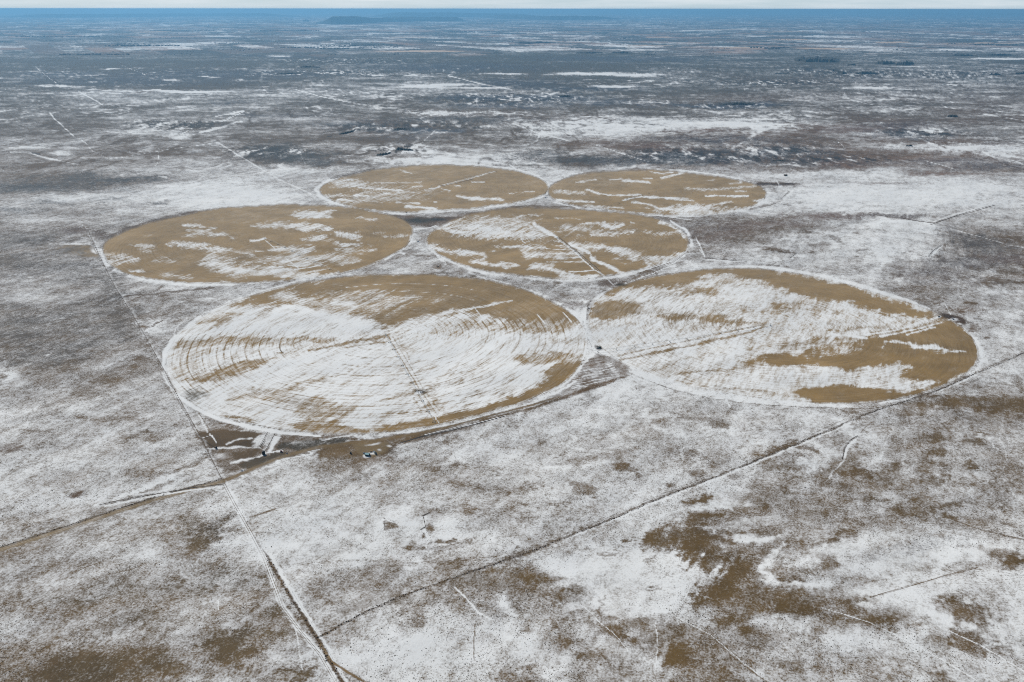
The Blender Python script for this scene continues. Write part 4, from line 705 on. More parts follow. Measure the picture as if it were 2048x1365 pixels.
def ground_mat(name, field=None):
    m, nt, b = new_mat(name, .95); n = N(nt)
    P = n.a('ShaderNodeNewGeometry').outputs['Position']
    mp = n.a('ShaderNodeMapping', vector_type='TEXTURE'); n.l(P, mp.inputs[0]); mp.inputs['Rotation'].default_value = (0, 0, WIND)
    mp.inputs['Scale'].default_value = (2.0, 1, 1) if field is None else (4.5, 1, 1)
    W = mp.outputs[0]
    snow = n.attr('snow', 'Fac'); soil = n.attr('soil', 'Vector'); shr = n.attr('rough', 'Fac')
    if field is None:
        nA = n.noise(W, .04, 12, .84); nB = n.noise(P, .12, 4, .75); nC = n.noise(P, .42, 3, .7)
        v = n.m('ADD', snow, n.m('MULTIPLY', n.m('SUBTRACT', nA, .5), 1.7))
        r = n.m('ADD', n.m('MULTIPLY', n.m('SUBTRACT', nB, .5), 1.2), n.m('MULTIPLY', n.m('SUBTRACT', nC, .5), 1.8))
        v = n.m('ADD', v, n.m('MULTIPLY', r, shr))
        lo, hi = .02, .98
    else:
        cx, cy, R = field
        sub = n.a('ShaderNodeVectorMath', operation='SUBTRACT'); n.l(P, sub.inputs[0]); sub.inputs[1].default_value = (cx, cy, 0)
        sp = n.a('ShaderNodeSeparateXYZ'); n.l(sub.outputs[0], sp.inputs[0])
        r = n.m('SQRT', n.m('ADD', n.m('MULTIPLY', sp.outputs[0], sp.outputs[0]), n.m('MULTIPLY', sp.outputs[1], sp.outputs[1])))
        th = n.m('ARCTAN2', sp.outputs[1], sp.outputs[0])
        cb = n.a('ShaderNodeCombineXYZ'); n.l(n.m('MULTIPLY', r, .22), cb.inputs[0]); n.l(n.m('MULTIPLY', th, 4.5), cb.inputs[1])
        ringn = n.noise(cb.outputs[0], 1.0, 5, .75)
        cb2 = n.a('ShaderNodeCombineXYZ'); n.l(n.m('MULTIPLY', r, .05), cb2.inputs[0]); n.l(n.m('MULTIPLY', th, 5.0), cb2.inputs[1])
        band = n.noise(cb2.outputs[0], 1.0, 2, .5)
        wave = n.m('SINE', n.m('MULTIPLY', n.m('ADD', r, n.m('MULTIPLY', band, 6.0)), 2 * math.pi / 13.2))
        wave = n.m('POWER', n.m('ADD', n.m('MULTIPLY', wave, .5), .5), 8.0)
        nA = n.noise(W, .035, 9, .78); nB = n.noise(W, .14, 4, .7); nC = n.noise(P, .22, 4, .75)
        amp = n.m('MULTIPLY', n.m('SUBTRACT', snow, .04), 5.0, clamp=True)
        q_ = n.m('MULTIPLY', n.m('SUBTRACT', nA, .5), 1.9)
        q_ = n.m('ADD', q_, n.m('MULTIPLY', n.m('SUBTRACT', ringn, .5), 1.5))
        q_ = n.m('SUBTRACT', q_, n.m('MULTIPLY', n.m('MULTIPLY', wave, n.m('MULTIPLY', n.m('SUBTRACT', band, .36), 3.2, clamp=True)), n.m('ADD', .08, n.m('MULTIPLY', shr, .75))))
        q_ = n.m('ADD', q_, n.m('MULTIPLY', n.m('SUBTRACT', nB, .5), .9))
        q_ = n.m('ADD', q_, n.m('MULTIPLY', n.m('SUBTRACT', nC, .5), .9))
        v = n.m('ADD', snow, n.m('MULTIPLY', q_, amp))
        lo, hi = -.04, .98
    mr = n.a('ShaderNodeMapRange', interpolation_type='SMOOTHSTEP'); n.l(v, mr.inputs[0]); mr.inputs[1].default_value = lo; mr.inputs[2].default_value = hi
    mask = mr.outputs[0]
    var = n.noise(P, .02, 5, .6)
    sv = n.a('ShaderNodeVectorMath', operation='SCALE'); n.l(soil, sv.inputs[0])
    if field is None:
        n.l(n.m('ADD', n.m('MULTIPLY', var, 1.1), n.m('MULTIPLY', nC, .7)), sv.inputs[3])
    else:
        damp = n.noise(P, .0045, 4, .6)
        tone_ = n.m('ADD', n.m('MULTIPLY', var, .8), n.m('ADD', n.m('MULTIPLY', ringn, .75), n.m('ADD', n.m('MULTIPLY', damp, .8), -.18)))
        n.l(n.m('SUBTRACT', tone_, n.m('MULTIPLY', wave, .07)), sv.inputs[3])
    sn = n.mix(n.noise(W, .01, 5, .6), (.64, .65, .63), (.82, .83, .81))
    if field is None:
        th_ = n.a('ShaderNodeMapRange', interpolation_type='SMOOTHSTEP'); n.l(n.m('ADD', snow, n.m('MULTIPLY', n.m('SUBTRACT', nA, .5), .5)), th_.inputs[0]); th_.inputs[1].default_value = .38; th_.inputs[2].default_value = .88
        sn = n.mix(th_.outputs[0], (.53, .527, .515), sn)
    n.l(n.mix(mask, sv.outputs[0], sn), b.inputs['Base Color'])
    bp = n.a('ShaderNodeBump'); bp.inputs['Strength'].default_value = .35; bp.inputs['Distance'].default_value = .5
    n.l(n.m('ADD', n.m('MULTIPLY', nC, 1.0), n.m('MULTIPLY', nB, 2.0)), bp.inputs['Height']); n.l(bp.outputs[0], b.inputs['Normal'])
    return m

def obj(name, me, mat, parent=None):
    o_ = bpy.data.objects.new(name, me); bpy.context.scene.collection.objects.link(o_)
    if mat: me.materials.append(mat)
    if parent: o_.parent = parent
    return o_

# faces of the grid -> one object per region
idx = np.arange(NR * NC).reshape(NR, NC)
q = np.stack([idx[:-1, :-1], idx[1:, :-1], idx[1:, 1:], idx[:-1, 1:]], -1).reshape(-1, 4)
ROADREG = 7
rc = region.copy()
def mark(pts, w, code):
    sl = wins(pts, w + 4); d = seg_dist(U[sl], V[sl], pts, 1.0); rr_ = rc[sl]; rr_[(d < w) & (rr_ == 0)] = code; rc[sl] = rr_
mark(ROAD, 3.4, 7); mark(NS, 2.2, 8)
freg = rc[:-1, :-1].reshape(-1)
P3 = np.stack([X, Y, Z], -1).reshape(-1, 3).astype(np.float32)
Sf, Of, Hf = S.reshape(-1), SOIL.reshape(-1, 3), SHR.reshape(-1)
gm = ground_mat('snowy_prairie')
NAMES = {0: 'ground', 7: 'dirt_road', 8: 'ranch_track'}
CROP_LABEL = {'A': 'large round field mostly white with snow, nearest on the left', 'B': 'large round field half snow and half brown, nearest on the right', 'C': 'brown round field with thin snow streaks, middle row left',
    'D': 'brown round field with a broad snow patch, middle row right', 'E': 'brown round field in the farthest row, left', 'F': 'brown round field in the farthest row, right'}
def sub_mesh(name, code, mat):
    f = q[freg == code]; used, inv = np.unique(f, return_inverse=True); inv = inv.reshape(-1).astype(np.int32)
    me = bpy.data.meshes.new(name); me.vertices.add(len(used)); me.vertices.foreach_set('co', P3[used].ravel())
    me.loops.add(len(inv)); me.loops.foreach_set('vertex_index', inv); me.polygons.add(len(f))
    me.polygons.foreach_set('loop_start', np.arange(0, len(inv), 4, dtype=np.int32))
    me.polygons.foreach_set('use_smooth', np.ones(len(f), bool))
    for an, ty, key, dat in (('snow', 'FLOAT', 'value', Sf), ('rough', 'FLOAT', 'value', Hf), ('soil', 'FLOAT_VECTOR', 'vector', Of)):
        a = me.attributes.new(an, ty, 'POINT'); a.data.foreach_set(key, np.ascontiguousarray(dat[used]).ravel())
    me.update(calc_edges=True)
    o_ = obj(name, me, mat); o_['kind'] = 'structure'; return o_
for code, nm in NAMES.items(): sub_mesh(nm, code, gm)
for i, (k, c, pts) in enumerate(FIELDS):
    o_ = sub_mesh('crop_field', i + 1, ground_mat('crop_field_cover_' + k.lower(), FC[k])); o_['label'] = CROP_LABEL[k]

# ------------------------------------------------------------------ simple materials for things
def plain(name, col, rough=.7, metal=0.0, var=.25, scale=1.5):
    m, nt, b = new_mat(name, rough); n = N(nt); b.inputs['Metallic'].default_value = metal
    tc = n.a('ShaderNodeTexCoord').outputs['Object']; f = n.noise(tc, scale, 4, .6); c = lin(col)
    n.l(n.mix(f, tuple(float(x * (1 - var)) for x in c), tuple(float(min(1, x * (1 + var))) for x in c)), b.inputs['Base Color']); return m
M = dict(galv=plain('galvanised_steel', (150, 154, 156), .5, .4), tyre=plain('tyre_rubber', (34, 34, 36), .9), post=plain('weathered_wood', (92, 80, 66), .9), pine=plain('pine_and_rock', (58, 56, 48), .95, 0, .4, .02), rock=plain('badland_rock', (104, 92, 80), .95, 0, .4, .02),
    roof=plain('teal_sheet_metal', (86, 116, 124), .45, .3), wall=plain('dark_green_sheet', (34, 52, 50), .7), brown=plain('tan_tarpaulin', (134, 112, 84), .9), black=plain('black_plastic', (24, 26, 28), .6), red=plain('faded_red_paint', (120, 34, 32), .6),
    shrub=plain('sagebrush_twigs', (84, 72, 56), 1.0, 0, .45, .3), weed=plain('tumbleweed_twigs', (72, 56, 38), 1.0, 0, .4, .8), white=plain('white_sheet', (200, 204, 206), .5), blue=plain('blue_grey_steel', (78, 92, 108), .6), tree=plain('bare_trees', (52, 50, 44), 1.0, 0, .4, .01),
    soilm=plain('dark_earth', (80, 62, 44), 1.0), glass=plain('dark_glass', (20, 26, 30), .2))

# ------------------------------------------------------------------ mesh builder
class MB:
    def __init__(s): s.v = []; s.f = []
    def box(s, c, d, rz=0.0, taper=1.0):
        k = len(s.v); cs, sn = math.cos(rz), math.sin(rz)
        for z in (-1, 1):
            t = taper if z > 0 else 1
            for x, y in ((-1, -1), (1, -1), (1, 1), (-1, 1)):
                px, py = x * d[0] / 2 * t, y * d[1] / 2 * t
                s.v.append((c[0] + px * cs - py * sn, c[1] + px * sn + py * cs, c[2] + z * d[2] / 2))
        s.f += [(k, k + 3, k + 2, k + 1), (k + 4, k + 5, k + 6, k + 7)] + [(k + i, k + (i + 1) % 4, k + 4 + (i + 1) % 4, k + 4 + i) for i in range(4)]
    def bar(s, p, r, w, n=4, w2=None):
        p = np.array(p, float); r = np.array(r, float); d = r - p; L = np.linalg.norm(d)
        if L < 1e-6: return
        d /= L; a = np.cross(d, (0, 0, 1.0)); a = a / np.linalg.norm(a) if np.linalg.norm(a) > 1e-4 else np.array([1.0, 0, 0]); b = np.cross(d, a); k = len(s.v); w2 = w if w2 is None else w2
        for e, ww in ((p, w), (r, w2)):
            for i in range(n):
                t = 2 * math.pi * (i + .5) / n; s.v.append(tuple(e + (a * math.cos(t) + b * math.sin(t)) * ww))
        s.f += [(k + i, k + (i + 1) % n, k + n + (i + 1) % n, k + n + i) for i in range(n)] + [tuple(k + n - 1 - i for i in range(n)), tuple(k + n + i for i in range(n))]
    def wheel(s, c, r, w, ax, n=14):
        ax = np.array(ax, float); ax /= np.linalg.norm(ax); c = np.array(c, float); s.bar(c - ax * w / 2, c + ax * w / 2, r, n)
    def mesh(s, name):
        me = bpy.data.meshes.new(name); me.from_pydata(s.v, [], s.f); me.update(); return me
    def build(s, name, mat, parent=None): return obj(name, s.mesh(name), mat, parent)

def tag(o_, label, cat, group=None):
    o_['label'] = label; o_['category'] = cat
    if group: o_['group'] = group
    return o_
def empty(name, p, rz=0.0):
    e = bpy.data.objects.new(name, None); bpy.context.scene.collection.objects.link(e); e.location = tuple(p); e.rotation_euler = (0, 0, rz); return e
def gz(x, y): return float(-(x * x + y * y) / (2 * RE) + relief(np.array([x]), np.array([y]))[0])

# ------------------------------------------------------------------ centre pivot irrigation machines
PV_LAB = {'A': 'centre pivot irrigation arm standing across the snowy field nearest on the left', 'B': 'centre pivot irrigation arm pointing left across the half snowy field nearest on the right',
    'C': 'centre pivot irrigation arm on the brown field at far left of the middle row', 'D': 'centre pivot irrigation arm beside a track on the brown field right of the middle row',
    'E': 'centre pivot irrigation arm on the left of the two farthest round fields', 'F': 'centre pivot irrigation arm on the right of the two farthest round fields'}
def pivot(nm):
    c, e, n = ARM[nm]; p0 = at(*c); p1 = at(*e)
    L = math.hypot(p1[0] - p0[0], p1[1] - p0[1]); ang = math.atan2(p1[1] - p0[1], p1[0] - p0[0]); root = empty('irrigation_pivot', (p0[0], p0[1], p0[2]), ang)
    tag(root, PV_LAB[nm], 'irrigation machine', 'centre pivot irrigation arms')
    ca, sa_ = math.cos(ang), math.sin(ang); zz = lambda x: gz(p0[0] + x * ca, p0[1] + x * sa_) - p0[2]
    b = MB(); b.box((0, 0, .12), (3.4, 3.4, .24))
    for sx_ in (-1, 1):
        for sy_ in (-1, 1): b.bar((sx_ * 1.4, sy_ * 1.4, .2), (sx_ * .3, sy_ * .3, 4.3), .11)
    b.bar((0, 0, .2), (0, 0, 4.6), .2, 8); b.box((1.2, .6, 1.5), (.8, .5, 1.2)); b.build('pivot_point', M['galv'], root)
    st = L / n
    for i in range(n):
        x0, x1 = i * st, (i + 1) * st; z0 = 4.1 + zz(x0); z1 = 4.1 + zz(x1); s = MB(); k = 8; pts = []
        for j in range(k + 1):
            t = j / k; pts.append((x0 + (x1 - x0) * t, z0 + (z1 - z0) * t + 4 * .9 * t * (1 - t)))
        for j in range(k):
            s.bar((pts[j][0], 0, pts[j][1]), (pts[j + 1][0], 0, pts[j + 1][1]), .13, 6)
        low = [(pts[j][0], z0 + (z1 - z0) * j / k + 4 * (-.9) * (j / k) * (1 - j / k) + .1) for j in range(k + 1)]
        for side in (-1, 1):
            for j in range(k):
                wj = .9 * min(1, j, k - j); wk = .9 * min(1, j + 1, k - j - 1)
                s.bar((low[j][0], side * wj, low[j][1]), (low[j + 1][0], side * wk, low[j + 1][1]), .04)
                if j: s.bar((pts[j][0], 0, pts[j][1]), (low[j][0], side * wj, low[j][1]), .045)
        for j in range(1, k):
            s.bar((pts[j][0], .15, pts[j][1]), (pts[j][0], .15, pts[j][1] - 1.8), .03)
        s.build('span', M['galv'], root)
        t = MB(); zg = zz(x1)
        for sy_ in (-1, 1):
            t.bar((x1 - .3, sy_ * 2.2, zg + .75), (x1, 0, zg + 4.1), .09); t.bar((x1 + .3, sy_ * 2.2, zg + .75), (x1, 0, zg + 4.1), .09)
        t.bar((x1, -2.5, zg + .72), (x1, 2.5, zg + .72), .14); t.bar((x1, -1.1, zg + 2.4), (x1, 1.1, zg + 2.4), .06); t.box((x1, 0, zg + .8), (.5, .7, .45))
        tw = t.build('drive_tower', M['galv'], root)
        for sy_ in (-1, 1):
            w_ = MB(); w_.wheel((x1, sy_ * 2.2, zg + .66), .66, .42, (1, 0, 0)); w_.build('wheel', M['tyre'], tw)
    b = MB(); x1 = L; b.bar((x1, 0, 4.1 + zz(x1)), (x1 + 9, 0, 4.6 + zz(x1)), .09, 6); b.bar((x1, 0, 5.6 + zz(x1)), (x1 + 8, 0, 4.6 + zz(x1)), .03); b.bar((x1, 0, 4.1 + zz(x1)), (x1, 0, 5.6 + zz(x1)), .06); b.build('end_boom', M['galv'], root)
for k in 'ABCDEF': pivot(k)

# ------------------------------------------------------------------ fences: posts with three wires
def resample(pts, step):
    w = [at(*p)[:2] for p in pts]; out = []; acc = 0
    for a_, b_ in zip(w[:-1], w[1:]):
        L = math.hypot(*(b_ - a_)); s = acc
        while s < L: out.append(tuple(a_ + (b_ - a_) * s / L)); s += step
        acc = s - L
    return out
def fence(pts, label, step=6.0, h=1.35):
    P = resample(pts, step); b = MB()
    x0, y0 = P[0]; z0 = gz(x0, y0)
    W_ = [(x - x0, y - y0, gz(x, y) - z0) for x, y in P]
    root = empty('wire_fence', (x0, y0, z0)); tag(root, label, 'fence', 'wire fences round the pastures')
    for i, (x, y, z) in enumerate(W_): b.bar((x, y, z - .2), (x, y, z + h + (.25 if i % 10 == 0 else 0)), .11 if i % 10 == 0 else .07)
    po = b.build('post_row', M['post'], root)
    w_ = MB()
    for a_, c_ in zip(W_[:-1], W_[1:]):
        for hh in (.45, .8, 1.15): w_.bar((a_[0], a_[1], a_[2] + hh), (c_[0], c_[1], c_[2] + hh), .012, 3)
    w_.build('fence_wire', M['galv'], root); return P
f1 = fence(DG[:14], 'long wire fence choked with tumbleweeds running from the track corner up to the right')
fence(DG[13:18], 'wire fence passing below the rim of the half snowy round field at far right')
fence(off(NS[11:15], 10), 'wire fence along the right side of the straight track at bottom left of the picture')
fence(off(NS[0:9], -3), 'wire fence along the straight track left of the round fields')
fence([(200, 1010), (300, 990), (380, 977), (449, 969)], 'short wire fence just below the dirt road, left of the crossing')

# ------------------------------------------------------------------ sagebrush and tumbleweeds (uncountable cover)
def scatter(name, xyz, sizes, mat, squash=.75):
    n = len(xyz)
    ang = np.linspace(0, 2 * np.pi, 6)[:-1]
    tv = np.array([(math.cos(t), math.sin(t), 0.15) for t in ang] + [(.55 * math.cos(t + .6), .55 * math.sin(t + .6), .8) for t in ang] + [(0, 0, 1.0)])
    tf = [(i, (i + 1) % 5, 5 + (i + 1) % 5, 5 + i) for i in range(5)] + [(5 + i, 5 + (i + 1) % 5, 10, 10) for i in range(5)]
    R = rng.uniform(0, 2 * np.pi, n); j = 1 + rng.uniform(-.35, .35, (n, 11, 3))
    vx = (tv[None, :, 0] * np.cos(R)[:, None] - tv[None, :, 1] * np.sin(R)[:, None]) * j[..., 0]
    vy = (tv[None, :, 0] * np.sin(R)[:, None] + tv[None, :, 1] * np.cos(R)[:, None]) * j[..., 1]
    vz = tv[None, :, 2] * j[..., 2] * squash
    V3 = np.stack([vx, vy, vz], -1) * sizes[:, None, None] + xyz[:, None, :]; V3[:, :5, 2] = xyz[:, None, 2] - .05
    quads = np.array([f for f in tf[:5]]); tris = np.array([f[:3] for f in tf[5:]])
    o0 = (np.arange(n) * 11)[:, None, None]
    ql = (quads[None] + o0).reshape(-1); tl = (tris[None] + o0).reshape(-1)
    me = bpy.data.meshes.new(name); me.vertices.add(n * 11); me.vertices.foreach_set('co', V3.astype(np.float32).ravel())
    lv = np.concatenate([ql, tl]).astype(np.int32); me.loops.add(len(lv)); me.loops.foreach_set('vertex_index', lv)
    starts = np.concatenate([np.arange(0, len(ql), 4), len(ql) + np.arange(0, len(tl), 3)]).astype(np.int32)
    me.polygons.add(len(starts)); me.polygons.foreach_set('loop_start', starts); me.update(calc_edges=True)
    o_ = obj(name, me, mat); o_['kind'] = 'stuff'; return o_
NS_N = 60000
su = rng.uniform(-120, 2170, NS_N * 3); sv_ = 1450 - (1450 - 560) * rng.uniform(0, 1, NS_N * 3) ** .8
ci = np.clip(np.searchsorted(cols, su), 0, NC - 1); ri = np.clip(np.searchsorted(rows, sv_ - 20.9), 0, NR - 1)
sval = S[ri, ci]; reg = rc[ri, ci]; sh = SHR[ri, ci]
gx, gy, gz_ = hit(su, sv_)
dens = np.clip(.35 + 1.8 * fbm(gx / 130, gy / 130, 3, 401) + 1.2 * fbm(gx / 22, gy / 22, 2, 431), 0, 1)
keep = (reg == 0) & (sval > .25) & (sval < .9) & (rng.uniform(0, 1, len(su)) < dens * sh * .8)
kk = np.where(keep)[0][:NS_N]
xyz = np.stack([gx[kk], gy[kk], gz_[kk]], -1)
scatter('sagebrush', xyz, rng.uniform(.2, .55, len(kk)) * (1 + .5 * (rng.uniform(0, 1, len(kk)) > .9)), M['shrub'])
dense = resample(DG, .8); tw = []
for x, y in dense:
    t = vnoise(np.array([x / 40.0]), np.array([y / 40.0]), 90)[0] + .5
    if random.random() < t * .9 - .08: tw.append((x + random.gauss(0, .9), y + random.gauss(0, .9)))
for x, y in resample(NS[10:15], 1.4):
    if random.random() < .5: tw.append((x + random.gauss(0, 1.6), y + random.gauss(0, 1.6)))
for x, y in resample(off(ROAD[:6], 0, -5), 1.6):
    if random.random() < .5: tw.append((x + random.gauss(0, 1.0), y + random.gauss(0, 1.0)))
tw = np.array(tw); tz = -(tw[:, 0] ** 2 + tw[:, 1] ** 2) / (2 * RE) + relief(tw[:, 0], tw[:, 1])
scatter('tumbleweeds', np.stack([tw[:, 0], tw[:, 1], tz], -1), rng.uniform(.4, .95, len(tw)), M['weed'], .95)

# ------------------------------------------------------------------ small things in the yards and at the pumps
def place(name, u, v, label, cat, rz=0.0, group=None):
    p = at(u, v); return tag(empty(name, (p[0], p[1], p[2] - .03), rz), label, cat, group)
# pump house with a lean-to
def shed(u, v, L, W_, Hh, rz, label, roof='roof', wall='wall'):
    r = place('metal_shed', u, v, label, 'shed', rz)
    b = MB(); k = 0
    b.v += [(-L / 2, -W_ / 2, 0), (L / 2, -W_ / 2, 0), (L / 2, W_ / 2, 0), (-L / 2, W_ / 2, 0), (-L / 2, -W_ / 2, Hh), (L / 2, -W_ / 2, Hh), (L / 2, W_ / 2, Hh), (-L / 2, W_ / 2, Hh), (-L / 2, 0, Hh * 1.35), (L / 2, 0, Hh * 1.35)]
    b.f += [(0, 1, 5, 4), (2, 3, 7, 6), (1, 2, 6, 9, 5), (3, 0, 4, 8, 7), (3, 2, 1, 0)]; b.build('wall', M[wall], r)
    f = MB(); e = .3
    for sgn in (-1, 1):
        k = len(f.v); y = sgn * (W_ / 2 + e); zz = Hh - .1
        f.v += [(-L / 2 - e, y, zz), (L / 2 + e, y, zz), (L / 2 + e, 0, Hh * 1.35 + .06), (-L / 2 - e, 0, Hh * 1.35 + .06), (-L / 2 - e, y, zz + .12), (L / 2 + e, y, zz + .12), (L / 2 + e, 0, Hh * 1.35 + .18), (-L / 2 - e, 0, Hh * 1.35 + .18)]
        f.f += [(k, k + 1, k + 2, k + 3), (k + 7, k + 6, k + 5, k + 4), (k, k + 4, k + 5, k + 1), (k + 1, k + 5, k + 6, k + 2), (k + 2, k + 6, k + 7, k + 3), (k + 3, k + 7, k + 4, k)]
    f.build('roof', M[roof], r)
    d = MB(); d.box((L * .2, -W_ / 2 - .04, Hh * .4), (1.6, .08, Hh * .8)); d.build('door', M['black'], r); return r
shed(735, 911, 6.5, 5.0, 2.6, -.35, 'small shed with teal sheet roof in the bare yard below the snowy round field')
def tank(name, u, v, r_, h, mat, label, cat='tank'):
    r = place(name, u, v, label, cat); b = MB(); n = 16
    b.bar((0, 0, 0), (0, 0, h), r_, n); b.build('tank_shell', M[mat], r); c = MB(); c.bar((0, 0, h), (0, 0, h + r_ * .28), r_ * 1.02, n, r_ * .25); c.build('lid', M[mat], r); return r
tank('water_tank', 701.5, 907.5, 1.3, 2.6, 'black', 'small black tank standing alone left of the bare yard')
tank('fuel_tank', 728, 907.5, 1.2, 1.5, 'blue', 'low blue grey tank at the upper left edge of the bare yard', 'tank')
tank('water_tank', 432.5, 897, 1.5, 2.6, 'black', 'black tank beside the dark bare patch just right of the straight track')
tank('grain_bin', 527.5, 909, 2.4, 5.2, 'black', 'tall dark bin at the foot of the snowy strip below the left round field', 'grain bin')
# flatbed trailer
def trailer(u, v, rz, label, deck='white', load='wall'):
    r = place('farm_trailer', u, v, label, 'trailer', rz)
    b = MB(); b.box((0, 0, 1.15), (9, 2.4, .22)); b.box((-4.3, 0, 1.75), (.15, 2.4, 1.0)); b.build('deck', M[deck], r)
    l = MB(); l.box((2.0, 0, 2.1), (4.4, 2.2, 1.6), 0, .9); l.build('load', M[load], r)
    for x in (2.4, 3.6):
        for y in (-1, 1):
            w_ = MB(); w_.wheel((x, y * 1.05, .5), .5, .3, (0, 1, 0)); w_.build('wheel', M['tyre'], r)
    h = MB(); h.bar((-4.5, 0, 1.1), (-6.5, 0, .7), .09); h.bar((-5.4, 0, 1.0), (-5.4, 0, .05), .06); h.build('hitch', M['galv'], r); return r
trailer(750, 907, -.95, 'flat trailer loaded with a dark green box, right of the teal roofed shed')
# tarpaulin covered stack
r = place('tarpaulin_stack', 742, 904, 'low stack under a tan tarpaulin behind the teal roofed shed', 'stack', .2); b = MB(); b.box((0, 0, .8), (3.6, 3.0, 1.6), 0, .72); b.build('tarpaulin', M['brown'], r); c = MB(); c.box((0, 0, .12), (3.9, 3.3, .24)); c.build('pallet', M['post'], r)
# tractor
def tractor(u, v, rz, label):
    r = place('tractor', u, v, label, 'tractor', rz)
    b = MB(); b.box((1.3, 0, 1.35), (2.4, 1.0, .9), 0, .92); b.box((-.3, 0, 1.0), (1.8, .8, .5)); b.build('body', M['red'], r)
    c = MB(); c.box((-.7, 0, 2.2), (1.5, 1.5, 1.5), 0, .88); cb_ = c.build('cab', M['glass'], r); d = MB(); d.box((-.7, 0, 3.0), (1.6, 1.6, .14)); d.build('cab_roof', M['red'], cb_)
    for x, y, rr_, ww in ((-.9, 1.05, .95, .55), (-.9, -1.05, .95, .55), (1.9, .85, .6, .35), (1.9, -.85, .6, .35)):
        w_ = MB(); w_.wheel((x, y, rr_), rr_, ww, (0, 1, 0)); w_.build('wheel', M['tyre'], r)
    e = MB(); e.bar((1.6, .3, 1.8), (1.6, .3, 2.6), .05); e.build('exhaust_pipe', M['black'], r); return r
tractor(563, 905, -.5, 'dark red tractor parked among snow beside the dirt road')
tank('fuel_tank', 574, 908, .9, 1.4, 'blue', 'small blue grey drum just right of the dark red tractor')
# pump station: motor block with pipes
def pump(u, v, rz, label, s=1.0):
    r = place('pump_station', u, v, label, 'pump', rz)
    b = MB(); b.box((0, 0, .15), (4 * s, 3 * s, .3)); b.build('concrete_pad', M['white'], r)
    c = MB(); c.box((-.6 * s, 0, .3 + .7 * s), (1.6 * s, 1.2 * s, 1.4 * s), 0, .92); c.build('motor', M['blue'], r)
    d = MB(); d.bar((.4 * s, 0, .9 * s), (4 * s, 0, .9 * s), .22, 8); d.bar((4 * s, 0, .9 * s), (4 * s, 0, .0), .22, 8); d.build('outlet_pipe', M['galv'], r)
    e = MB(); e.box((-2.2 * s, .9 * s, 1.2 * s), (.8 * s, .5 * s, 1.8 * s)); e.build('control_cabinet', M['galv'], r); return r
pump(837, 484, .2, 'pump station with blue motor between the two middle round fields', 1.8)
pump(1092, 396, .1, 'pump station in the notch between the two farthest round fields', 1.6)
pump(1908, 640, -.4, 'pump station in the dark wet ground at the right tip of the half snowy field', 1.5)
pump(1560, 371, .5, 'pump station in dark ground right of the farthest right round field', 1.5)
pump(485, 942, .5, 'low pump station with pipes just above the dirt road near the crossing', .9)
pump(842, 785, .4, 'pump station in a dark pit half way down the arm of the snowy field', .9)
# pickup truck
def pickup(u, v, rz, label, mat='black'):
    r = place('pickup_truck', u, v, label, 'pickup', rz)
    b = MB(); b.box((0, 0, .85), (5.4, 1.95, .6)); b.box((2.0, 0, 1.2), (1.3, 1.8, .25), 0, .95); b.box((-1.7, .9, 1.3), (2.0, .08, .4)); b.box((-1.7, -.9, 1.3), (2.0, .08, .4)); b.box((-2.65, 0, 1.3), (.08, 1.8, .4)); b.build('body', M[mat], r)
    c = MB(); c.box((.35, 0, 1.5), (1.9, 1.75, .75), 0, .82); c.build('cab', M['glass'], r)
    for x in (1.75, -1.65):
        for y in (-1, 1):
            w_ = MB(); w_.wheel((x, y * .88, .4), .4, .26, (0, 1, 0)); w_.build('wheel', M['tyre'], r)
    return r
pickup(1177.5, 617.5, 1.9, 'dark pickup on the track between the two nearest round fields')
pickup(1878, 634.5, .3, 'dark pickup at the end of a snowy rut near the right tip of the field')
trailer(1198, 697, .4, 'dark loaded trailer by the brown patch where the two nearest fields meet', 'black', 'wall')
pickup(876, 534.5, .2, 'dark pickup on a bare patch below the two middle round fields')
pickup(813, 426.5, .1, 'dark pickup on the snowy track under the farthest left round field')
shed(1571, 352, 12, 8, 4.2, .1, 'small brown barn on the snow right of the farthest fields', 'soilm', 'post')
# power poles along the straight track
def pole(u, v, label):
    r = place('power_pole', u, v, label, 'power pole', GR, 'power poles beside the straight track'); b = MB(); b.bar((0, 0, -.3), (0, 0, 9), .17, 6, .11); b.build('pole', M['post'], r)
    c = MB(); c.box((0, 0, 8.4), (.14, 2.4, .14)); c.build('cross_arm', M['post'], r)
    for y in (-1, 0, 1):
        d = MB(); d.bar((0, y, 8.47), (0, y, 8.75), .06, 6); d.build('insulator', M['white'], r)

